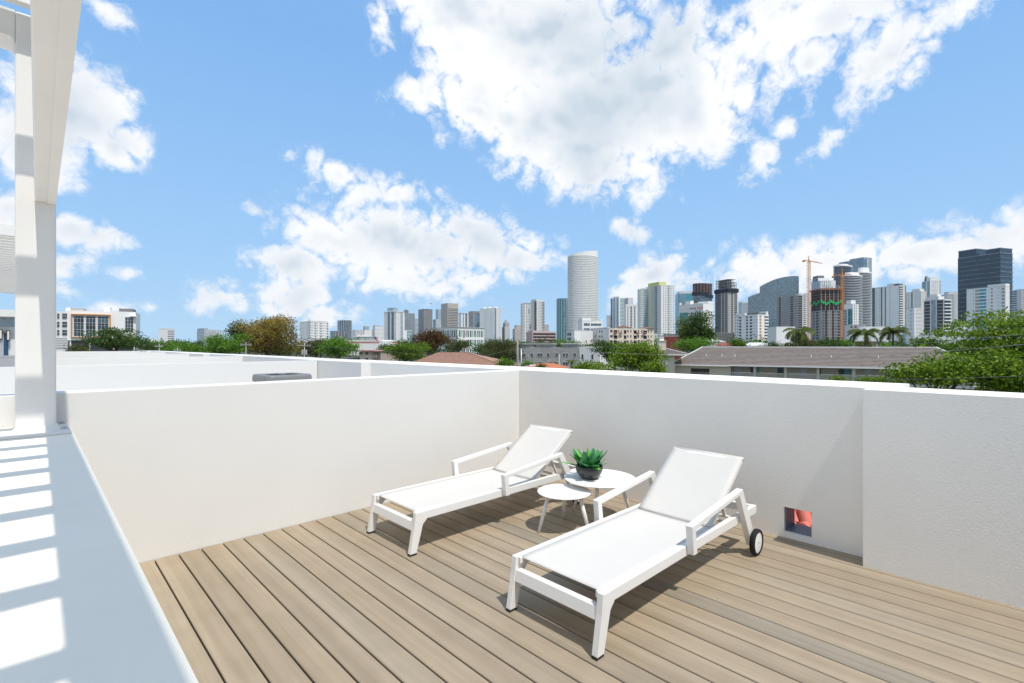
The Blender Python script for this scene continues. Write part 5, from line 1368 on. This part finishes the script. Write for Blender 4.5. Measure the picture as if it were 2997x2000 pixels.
# stair tower with chimney, left of the main roof
g = Front('stair_tower', 'beige stair tower with its own small brown hip roof and boxy chimney', 'building', 1897, 75.5, 1974, 75.0)
ze2 = g.z(1935, 1037); za2 = g.z(1935, 1017)
MB().box(0, g.L, 0, 5.2, 0, ze2 - .15).build('wall', BEIGE, g.t)
MB().box(-.9, g.L + 1.9, -.9, 6.1, ze2 - .149, ze2).build('eave', TRIM, g.t)
hm = MB()
n = 12
def hp(i): q = i / n; return [(-.9 + 2.9*q, -.9 + 3.4*q), (g.L + 1.9 - 2.9*q - .6*q, -.9 + 3.4*q), (g.L + 1.9 - 3.5*q, 6.1 - 3.4*q), (-.9 + 2.9*q, 6.1 - 3.4*q)], ze2 + (za2 - ze2) * q
for i in range(n):
    (a, za), (b, zb) = hp(i), hp(i + 1)
    hm.hexa([(p[0], p[1], za + .04) for p in a], [(p[0], p[1], zb) for p in b])
hm.build('tile_course', ROOFB, g.t, stuff=True)
for i_ in (0, 1):
    pa, pb = hp(0)[0][i_], hp(n)[0][i_]
    MB().beam((pa[0], pa[1], ze2 + .06), (pb[0], pb[1], za2 + .05), .16, .08).build('ridge_cap', TRIM, g.t)
ch = MB().box(g.x(1931), g.x(1953), 1.0, 2.8, ze2 + .2, g.z(1942, 999)).build('chimney', BEIGE, g.t)
MB().box(g.x(1930), g.x(1954), .9, 2.9, g.z(1942, 999) + .002, g.z(1942, 997)).build('chimney_cap', BEIGE, ch)
MB().box(g.x(1936), g.x(1948), 1.3, 2.3, g.z(1942, 997) + .002, g.z(1942, 992)).build('flue', W1, ch)
MB().box(g.x(1948), g.x(1957), -.05, -.001, g.z(1950, 1068), g.z(1950, 1062)).build('wall_vent', W1, g.t)
# little white houses behind the brown roof
for (pa, pb, yt, ye_, dd, lab, rm) in ((2082, 2124, 993, 1001, 190, 'small white gabled house behind the brown roof', W1), (2128, 2160, 1004, 1012, 150, 'tiny white house with a red roof behind the brown roof', mat('red_metal_roof', (.38, .09, .06), .7)), (2215, 2268, 1003, 1012, 150, 'small white house with a red-edged roof behind the brown roof', W1)):
    h = Front('house', lab, 'house', pa, dd, pb, dd)
    z0, z1 = h.z(pa, ye_), h.z(pa, yt)
    MB().box(0, h.L, 0, 8, 0, z0).build('wall', W1, h.t)
    MB().add([(-.3, -.4, z0 + .01), (h.L + .3, -.4, z0 + .01), (h.L + .3, 8.4, z0 + .01), (-.3, 8.4, z0 + .01), (h.L * .3, -.4, z1), (h.L * .3, 8.4, z1)], [(0,1,4), (1,2,5,4), (2,3,5), (3,0,4,5), (0,3,2,1)]).build('roof', rm, h.t)
    MB().box(h.L * .5, h.L * .8, -.05, -.001, z0 - 2.6, z0 - 1.2).build('window', G_DARK, h.t)

# ------------------------------------------------------------------ trees
def foliage_mat(key, dark, light, trans=.35):
    m = bpy.data.materials.new(key); m.use_nodes = True; nt = m.node_tree; N = nt.nodes.new; Lk = nt.links.new
    nt.nodes.remove(nt.nodes['Principled BSDF']); out = nt.nodes['Material Output']
    at_ = N('ShaderNodeAttribute'); at_.attribute_name = 'tint'
    cr = N('ShaderNodeValToRGB'); Lk(at_.outputs['Fac'], cr.inputs[0])
    cr.color_ramp.elements[0].color = (*dark, 1); cr.color_ramp.elements[1].color = (*light, 1)
    df = N('ShaderNodeBsdfPrincipled'); df.inputs['Roughness'].default_value = .55; df.inputs['Specular IOR Level'].default_value = .25
    tl = N('ShaderNodeBsdfTranslucent'); Lk(cr.outputs[0], df.inputs['Base Color']); Lk(cr.outputs[0], tl.inputs['Color'])
    mx = N('ShaderNodeMixShader'); mx.inputs[0].default_value = trans; Lk(df.outputs[0], mx.inputs[1]); Lk(tl.outputs[0], mx.inputs[2]); Lk(mx.outputs[0], out.inputs[0])
    return m
FOL = {
 'dark': foliage_mat('foliage_dark_green', (.025, .06, .006), (.09, .16, .015)),
 'green': foliage_mat('foliage_mid_green', (.05, .13, .006), (.17, .33, .02)),
 'bright': foliage_mat('foliage_bright_green', (.032, .09, .003), (.27, .38, .018), .32),
 'lime': foliage_mat('foliage_lime_green', (.04, .10, .006), (.20, .30, .012), .35),
 'olive': foliage_mat('foliage_olive', (.045, .06, .012), (.13, .145, .03)),
 'brown': foliage_mat('foliage_autumn_brown', (.14, .105, .016), (.45, .32, .05)),
 'rust': foliage_mat('foliage_dark_rust', (.045, .024, .006), (.18, .085, .014)),
 'yellowgreen': foliage_mat('foliage_yellow_green', (.055, .085, .008), (.20, .24, .03)),
}
BARK = mat('grey_brown_bark', (.12, .095, .075), .95, .1, var=.3, vscale=6)
def crown_mesh(seed, rx, ry, rz, n_lobes, n_clumps, per, leaf, flat=.75, gap=.0, layered=False):
    g = np.random.default_rng(seed)
    lobes = []
    for i in range(n_lobes):
        d = g.normal(size=3); d /= np.linalg.norm(d); r = g.uniform(.25, .72)
        c = d * r
        if c[2] < -.55: c[2] *= .5
        s = g.uniform(.22, .42)
        lobes.append((c, s))
    lobes = lobes + [(np.array([0, 0, .0]), .5)]
    w = np.array([l[1] ** 2 for l in lobes]); w /= w.sum()
    idx = g.choice(len(lobes), n_clumps, p=w)
    C = np.array([l[0] for l in lobes])[idx]; S = np.array([l[1] for l in lobes])[idx]
    d = g.normal(size=(n_clumps, 3)); d[:, 2] = d[:, 2] * .8 + .25; d /= np.linalg.norm(d, axis=1)[:, None]
    rr = g.uniform(.55, 1.05, n_clumps) ** .6
    P = C + d * (S * rr)[:, None] * (np.array([1, 1, .38]) if layered else np.array([1, 1, flat]))
    if layered: P[:, 2] = np.round(P[:, 2] * 4.5) / 4.5 + g.normal(size=n_clumps) * .028
    P = P * np.array([rx, ry, rz])
    ctint = np.clip(g.normal(.5, .22, n_clumps), 0, 1)
    N_ = n_clumps * per
    cs = leaf * 2.6
    off = g.normal(size=(N_, 3)) * np.array([cs, cs, cs * (.45 if layered else .7)])
    Q = np.repeat(P, per, axis=0) + off
    nrm = g.normal(size=(N_, 3)) * .75 + np.array([0, 0, .7]) + np.repeat(d, per, axis=0) * .5
    nrm /= np.linalg.norm(nrm, axis=1)[:, None]
    t1 = np.cross(nrm, g.normal(size=(N_, 3))); t1 /= np.linalg.norm(t1, axis=1)[:, None]
    t2 = np.cross(nrm, t1)
    sz = leaf * g.uniform(.6, 1.3, N_)
    a = t1 * sz[:, None]; b = t2 * (sz * .55)[:, None]
    V = np.stack([Q - a, Q - b, Q + a, Q + b], axis=1).reshape(-1, 3)
    tint = np.clip(np.repeat(ctint, per) + g.normal(0, .16, N_), 0, 1)
    me = bpy.data.meshes.new('crown')
    me.vertices.add(N_ * 4); me.vertices.foreach_set('co', V.astype(np.float32).ravel())
    me.loops.add(N_ * 4); me.loops.foreach_set('vertex_index', np.arange(N_ * 4, dtype=np.int32))
    me.polygons.add(N_); me.polygons.foreach_set('loop_start', np.arange(0, N_ * 4, 4, dtype=np.int32))
    at_ = me.attributes.new('tint', 'FLOAT', 'FACE'); at_.data.foreach_set('value', tint.astype(np.float32))
    me.update(calc_edges=True)
    return me, P
def tree(name, label, x0, x1, ytop, D, pal, n=None, hc=None, seed=1, group=None, layered=False, lobes=16, leafpx=2.6, zb=GROUND, cat='tree', ry=None, dens=1.0):
    k = D / F; cx = (x0 + x1) / 2; w = (x1 - x0) * k; zt = zat(ytop, D) - zb
    h = hc * k if hc else min(w * .8, zt * .85)
    h = min(h, zt * .96)
    x, y = plan((cx - CX) * k, D)
    t = thing(name, label, cat, (x, y, zb), rng.uniform(0, 6), group)
    leaf = leafpx * k
    area = (x1 - x0) * (h / k) * .8
    n = n or int(area / (leafpx ** 2) * 4.6 * dens)
    me, P = crown_mesh(seed, w / 2 * 1.04, (ry or w) / 2 * 1.04, h / 2 * 1.06, lobes, max(20, n // 9), 9, leaf, layered=layered)
    me.materials.append(FOL[pal])
    cz = zt - h / 2 * .97
    link_mesh('crown', me, t, (0, 0, cz))
    m = MB(); g = random.Random(seed); tr_ = max(.12, w * .028)
    m.tube([(0, 0, -.3), (.1 * w * .1, 0, cz * .55), (0, .02 * w, cz + h * .05)], [tr_, tr_ * .8, tr_ * .45], 8)
    lim = MB()
    for i in range(7):
        p = P[g.randrange(len(P))]
        st = Vector((0, 0, cz * .62 + g.random() * (cz * .2)))
        en = Vector(p) + Vector((0, 0, cz)); mid = st.lerp(en, .5) + Vector((0, 0, -.06 * h))
        lim.tube([st, mid, en], [tr_ * .5, tr_ * .33, tr_ * .12], 6)
    tk = m.build('trunk', BARK, t, smooth=True); lb = lim.build('limbs', BARK, tk, smooth=True, stuff=True)
    return t
def shrub(*a, **k): return tree(*a, **k)
tree('shade_tree', 'dark green layered tree in front of the modern white building', 248, 440, 957, 150, 'dark', hc=78, seed=21, layered=True, leafpx=3, lobes=20)
tree('shrub', 'olive-red shrub left of the dark layered tree', 196, 268, 1008, 140, 'olive', hc=36, seed=22)
tree('shade_tree', 'green leafy tree behind the row of roofs, left of the brown tree', 470, 612, 990, 130, 'green', hc=62, seed=23)
tree('shade_tree', 'taller green tree touching the brown tree from the left', 575, 742, 968, 125, 'green', hc=86, seed=24)
tree('shade_tree', 'dark olive tree top peeking behind the brown tree', 655, 745, 940, 180, 'olive', hc=70, seed=25)
tree('shade_tree', 'big autumn-brown tree left of the white apartment slab', 672, 893, 913, 135, 'brown', hc=145, seed=26, lobes=22, dens=1.0)
tree('shade_tree', 'dark olive tree right of the brown tree, under the white apartment slab', 878, 972, 988, 140, 'olive', hc=70, seed=27)
tree('shade_tree', 'fresh green round tree below the white apartment slab', 935, 1056, 978, 120, 'green', hc=84, seed=28)
tree('shade_tree', 'yellow-green bushy tree before the red-striped warehouse', 1100, 1272, 996, 105, 'lime', hc=76, seed=29)
tree('shade_tree', 'dark rust-brown tree in front of the green-panelled mid-rise', 1203, 1320, 958, 160, 'rust', hc=82, seed=30)
tree('shade_tree', 'small bright green tree at the foot of the rust-brown tree', 1212, 1262, 1000, 140, 'bright', hc=40, seed=31)
tree('shade_tree', 'thin bare-looking olive tree right of the rust-brown tree', 1310, 1362, 985, 170, 'olive', hc=55, seed=32, dens=.5)
tree('shade_tree', 'broad dark olive tree above the salmon roof', 1378, 1552, 991, 120, 'olive', hc=80, seed=33, lobes=20)
tree('shrub', 'green garden shrub left of the utility pole', 1448, 1512, 1049, 85, 'green', hc=36, seed=34)
tree('shrub', 'green garden shrub below the grey building', 1526, 1562, 1056, 85, 'green', hc=28, seed=35)
tree('shrub', 'dark garden shrub in front of the orange roof', 1566, 1600, 1062, 60, 'dark', hc=22, seed=36)
tree('shade_tree', 'deep green tree in front of the cream apartments', 1728, 1872, 977, 110, 'dark', hc=115, seed=37, lobes=20)
tree('shade_tree', 'bright yellow-green tree rising above the parapet corner', 1660, 1800, 1048, 48, 'bright', hc=70, seed=38, leafpx=3.2)
tree('shade_tree', 'bright yellow-green tree left of the stair tower', 1775, 1966, 1002, 60, 'bright', hc=110, seed=39, leafpx=3.2, lobes=22)
tree('shade_tree', 'low bright green tree in front of the stair tower', 1868, 1962, 1050, 44, 'bright', hc=60, seed=40, leafpx=3.4)
tree('shade_tree', 'tall dark ragged tree in front of the white building with the red sign', 2010, 2108, 902, 130, 'dark', hc=125, seed=41, lobes=14, dens=.9)
tree('shade_tree', 'ragged olive-green tree left of the tall dark tree', 1968, 2052, 926, 135, 'yellowgreen', hc=100, seed=42, dens=.8)
tree('shrub', 'dense green bushes under the tall dark tree', 1965, 2105, 985, 115, 'green', hc=45, seed=43)
for i, (a, b, yt, pal) in enumerate(((2132, 2186, 991, 'lime'), (2285, 2345, 1000, 'olive'), (2330, 2400, 994, 'olive'), (2385, 2462, 992, 'dark'), (2440, 2505, 991, 'green'), (2490, 2560, 998, 'olive'), (2236, 2290, 1003, 'dark'), (2550, 2640, 1003, 'green'), (2680, 2760, 985, 'dark'), (2735, 2800, 1000, 'green'))):
    tree('shrub', ['low lime tree right of the tiny red-roofed house', 'brownish shrub left of the first palm, above the brown roof', 'olive shrub under the first palm', 'dark shrub right of the first palm', 'green shrub under the right crane', 'olive shrub left of the pair of palms', 'small dark shrub by the windowless white box building', 'green shrub at the foot of the pair of palms', 'dark bush in front of the long low white building', 'green bush at the left edge of the big bright tree'][i], a, b, yt, 100 + 3 * i, pal, hc=36, seed=50 + i)
tree('shade_tree', 'big bright green tree filling the right edge', 2735, 3200, 884, 40, 'bright', hc=250, seed=70, layered=True, leafpx=5.2, lobes=44, dens=1.0)
tree('shade_tree', 'lower bright green tree overlapping the brown roof at the right', 2600, 2880, 1024, 33, 'bright', hc=125, seed=71, leafpx=5.4, lobes=26, dens=1.0)
tree('shade_tree', 'bright green tree at the far right just over the parapet', 2800, 3080, 1010, 30, 'bright', hc=190, seed=72, leafpx=5.4, lobes=26)
tree('shrub', 'bright green treetop poking above the parapet before the gallery railing', 2430, 2480, 1098, 36, 'bright', hc=34, seed=73)
tree('shrub', 'pale green treetop just over the parapet, left of the lower bright tree', 2500, 2610, 1104, 34, 'bright', hc=40, seed=74)
# street trees farther off, alike and hard to tell apart
g = random.Random(9)
ft = [crown_mesh(100 + i, 1, 1, .75, 12, 70, 9, .10)[0] for i in range(4)]
pals = ['dark', 'green', 'olive', 'dark']
for i, me in enumerate(ft): me.materials.append(FOL[pals[i]])
tkm = MB().tube([(0, 0, -2.2), (0, 0, 0)], [.09, .05], 6).mesh('trunk', BARK)
px = 425
while px < 2990:
    D = g.uniform(230, 520); k = D / F; wd = g.uniform(34, 80); yt = g.uniform(987, 1003)
    if 1060 < px < 1180: yt = g.uniform(1002, 1008)
    zt = zat(yt, D); r = wd * k / 2; hz = min(r * .8, (zt - GROUND) * .45)
    x, y = plan((px - CX) * k, D)
    t = thing('street_tree', 'distant street tree in the green belt below the skyline', 'tree', (x, y, GROUND), 0, 'distant street trees below the skyline')
    q = g.randrange(4)
    link_mesh('crown', ft[q], t, (0, 0, zt - GROUND - hz), (0, 0, g.uniform(0, 6)), (r, r, hz / .75))
    h0 = zt - GROUND - hz
    link_mesh('trunk', tkm, t, (0, 0, h0), (0, 0, 0), (r, r, h0 / 2.2))
    px += g.uniform(14, 34)

# palms
FROND = foliage_mat('palm_frond', (.03, .06, .008), (.16, .19, .03), .35)
def palm(label, px, ycrown, D, rpx, seed, n=15):
    g = random.Random(seed); k = D / F; c = at(px, ycrown, D); H = c.z - GROUND; t = thing('palm_tree', label, 'palm', (c.x, c.y, GROUND), 0)
    MB().tube([(0, 0, -.2), (.3, .1, H * .5), (0, 0, H)], [.22, .16, .13], 8).build('trunk', BARK, t, smooth=True)
    L = rpx * k
    for i in range(n):
        a = 2 * math.pi * i / n + g.uniform(-.2, .2); el = g.uniform(.25, 1.25); ln = L * g.uniform(.85, 1.15)
        pts = []; m = MB(); tint = []
        pos = Vector((0, 0, H)); d_el = el; S = 12
        for s in range(S + 1):
            pts.append(pos.copy()); dirn = Vector((math.cos(a) * math.cos(d_el), math.sin(a) * math.cos(d_el), math.sin(d_el)))
            pos = pos + dirn * ln / S; d_el -= .13 + .06 * s / S + (.06 if el < .7 else .02)
        side = Vector((-math.sin(a), math.cos(a), 0))
        for s in range(1, S * 3):
            q = s / (S * 3); j = q * S; i0 = int(j); p = pts[i0].lerp(pts[min(i0 + 1, S)], j - i0); fwd = (pts[min(i0 + 1, S)] - pts[i0]).normalized() if i0 < S else Vector((0, 0, -1))
            lw = ln * .30 * math.sin(math.pi * min(1, .12 + .85 * q)) + .02
            for sd in (-1, 1):
                tip = p + (side * sd * .75 + fwd * .55 + Vector((0, 0, -.45 - .3 * g.random()))) * lw
                wv = fwd * (ln * .022)
                m.add([p - wv, p + wv, tip], [(0, 1, 2)])
                tint.append(min(1, max(0, g.gauss(.5, .25))))
        o = len(m.f); m.tube(pts, [ln * .010 * (1 - .8 * s / S) for s in range(S + 1)], 5); tint += [.9] * (len(m.f) - o)
        me = bpy.data.meshes.new('frond'); me.from_pydata(m.v, [], m.f); me.materials.append(FROND)
        at2 = me.attributes.new('tint', 'FLOAT', 'FACE'); at2.data.foreach_set('value', tint)
        link_mesh('frond', me, t)
palm('coconut palm in front of the windowless white box, left of the brown unfinished tower', 2340, 974, 95, 52, 1)
palm('drooping coconut palm before the ribbon-windowed building, left of a pair', 2532, 980, 85, 56, 2)
palm('coconut palm at the foot of the light grey tower, right of a pair', 2614, 976, 88, 54, 3)
palm('small palm in front of the green-panelled mid-rise', 1040, 1016, 200, 14, 4, 10)
palm('small palm below the grey building, right of the utility pole', 1620, 1066, 70, 20, 5, 10)
palm('small palm beside the grey building, near the bright tree', 1672, 1060, 75, 22, 6, 10)

# ------------------------------------------------------------------ poles and wires
WOOD = mat('weathered_pole_wood', (.33, .29, .26), .9, .1, var=.2, vscale=3)
def pole(label, px, ytop, D, arm, transformer=False, m=WOOD, rpx=3.2):
    c = at(px, HY, D); k = D / F; t = thing('utility_pole', label, 'utility pole', (c.x, c.y, GROUND), -YAW + R(8)); H = zat(ytop, D) - GROUND
    MB().tube([(0, 0, 0), (0, 0, H)], [rpx * k * 1.1, rpx * k * .8], 10).build('pole', m, t, smooth=True)
    if arm:
        a = MB().beam((-arm * k, -rpx*k, H - 8 * k), (arm * k, -rpx*k, H - 8 * k), 1.6 * k, 1.8 * k).build('crossarm', m, t)
        for q in (-.95, -.5, .5, .95): MB().tube([(arm*k*q, -rpx*k, H - 6.4*k), (arm*k*q, -rpx*k, H - 3*k)], .8*k, 6).build('insulator', GRT, a)
    if transformer:
        for s in (-1, 1): MB().tube([(s*5*k, -2*k, H - 34*k), (s*5*k, -2*k, H - 20*k)], 3.2*k, 10).build('transformer', GRT, t)
    return t
pole('tall wooden utility pole at the left end of the grey building', 1515, 996, 85, 0, False)
pole('thinner grey pole just right of the tall wooden pole', 1525.5, 1020, 95, 0, False, STEEL, 1.8)
pole('utility pole with transformers in front of the brown tree', 891, 1004, 95, 18, True, GRT, 1.6)
pole('grey T-shaped utility pole before the left green tree', 466, 1007, 120, 10, False, GRT, 1.1)
pole('second grey T-shaped utility pole, right of the first', 519, 1018, 120, 10, False, GRT, 1.1)
pole('grey T-shaped utility pole between green and brown trees', 720, 1002, 110, 15, False, GRT, 1.1)
pole('slim street pole below the grey building, near its right end', 1637, 1037, 70, 0, False, GRT, 1.6)
c = at(1545, 1072, 45); t = thing('street_lamp', 'curved street lamp arm rising just above the parapet', 'street lamp', (c.x, c.y, GROUND), -YAW)
H = c.z - GROUND
MB().tube([(-.6, 0, 0), (-.6, 0, H - .3), (-.3, 0, H - .02), (.2, 0, H + .08)], [.06, .05, .035, .03], 8).build('pole', GRT, t, smooth=True)
MB().hexa([(.15, -.1, H + .03), (.7, -.08, H + .03), (.7, .08, H + .03), (.15, .1, H + .03)], [(.2, -.06, H + .14), (.6, -.05, H + .12), (.6, .05, H + .12), (.2, .06, H + .14)]).build('lamp_head', W3, t)
WIRE = mat('grey_cable', (.30, .29, .27), .6, .3)
WIRED = mat('dark_cable', (.05, .05, .05), .6, .3)
def wire(label, pts, r, m=WIRE):
    P = [at(*q) for q in pts]; out = []
    for i in range(len(P) - 1):
        for s in range(8): out.append(P[i].lerp(P[i + 1], s / 8))
    out.append(P[-1])
    c = out[0].copy(); o = MB().tube([p - c for p in out], r, 5).build('power_cable', m); o.location = c
    tag(o, label, 'cable', 'overhead cables')
wire('upper pale cable crossing the right trees down to the brown roof ridge', [(3100, 964, 17), (2997, 978, 18), (2800, 996, 24), (2626, 1012, 32), (2440, 1021, 44)], .009)
wire('thick pale cable crossing the brown roof from the right edge', [(3100, 998, 15), (2997, 1008.5, 16), (2800, 1026, 21), (2600, 1042, 30), (2416, 1048, 40), (2200, 1047, 55), (1960, 1042, 80)], .011)
wire('thin dark cable low in front of the bright right trees', [(3100, 1097, 22), (2997, 1101, 23), (2800, 1108, 27), (2600, 1112, 33), (2420, 1110, 40)], .008)
wire('pale cable crossing the bright tree left of the stair tower', [(1740, 1031, 45), (1840, 1035, 48), (1960, 1040, 52), (1995, 1041, 60)], .012)
wire('thin cable above the bright tree, running to the cream apartments', [(1750, 1014, 55), (1880, 1020, 60), (1990, 1026, 66)], .009)
wire('thin dark cable from the wooden pole across the dark olive tree', [(1515, 1000, 85), (1300, 1024, 85), (1050, 1030, 88), (891, 1011, 95)], .014, WIRED)
wire('lower thin cable from the wooden pole towards the salmon roof', [(1515, 1020, 85), (1380, 1050, 86), (1250, 1040, 88), (1000, 1018, 92), (891, 1014, 95)], .012, WIRE)
wire('thin cable from the wooden pole in front of the grey building', [(1515, 1001, 85), (1580, 1003, 80), (1700, 1006, 74)], .02, GRT)
wire('thin cable from the transformer pole to the left green trees', [(891, 1010, 95), (800, 1012, 100), (720, 1008, 110)], .011, WIRED)

# ------------------------------------------------------------------ thin summer air over the city
hz = bpy.data.materials.new('haze_air'); hz.use_nodes = True
hn = hz.node_tree; hn.nodes.remove(hn.nodes['Principled BSDF'])
pv = hn.nodes.new('ShaderNodeVolumePrincipled'); pv.inputs['Color'].default_value = (.82, .90, 1, 1); pv.inputs['Density'].default_value = 0.00005; pv.inputs['Anisotropy'].default_value = 0.2
hn.links.new(pv.outputs[0], hn.nodes['Material Output'].inputs['Volume'])
ho = MB().box(-1500, 3200, -1500, 3200, GROUND - 1, 330).build('haze', hz); ho['kind'] = 'stuff'
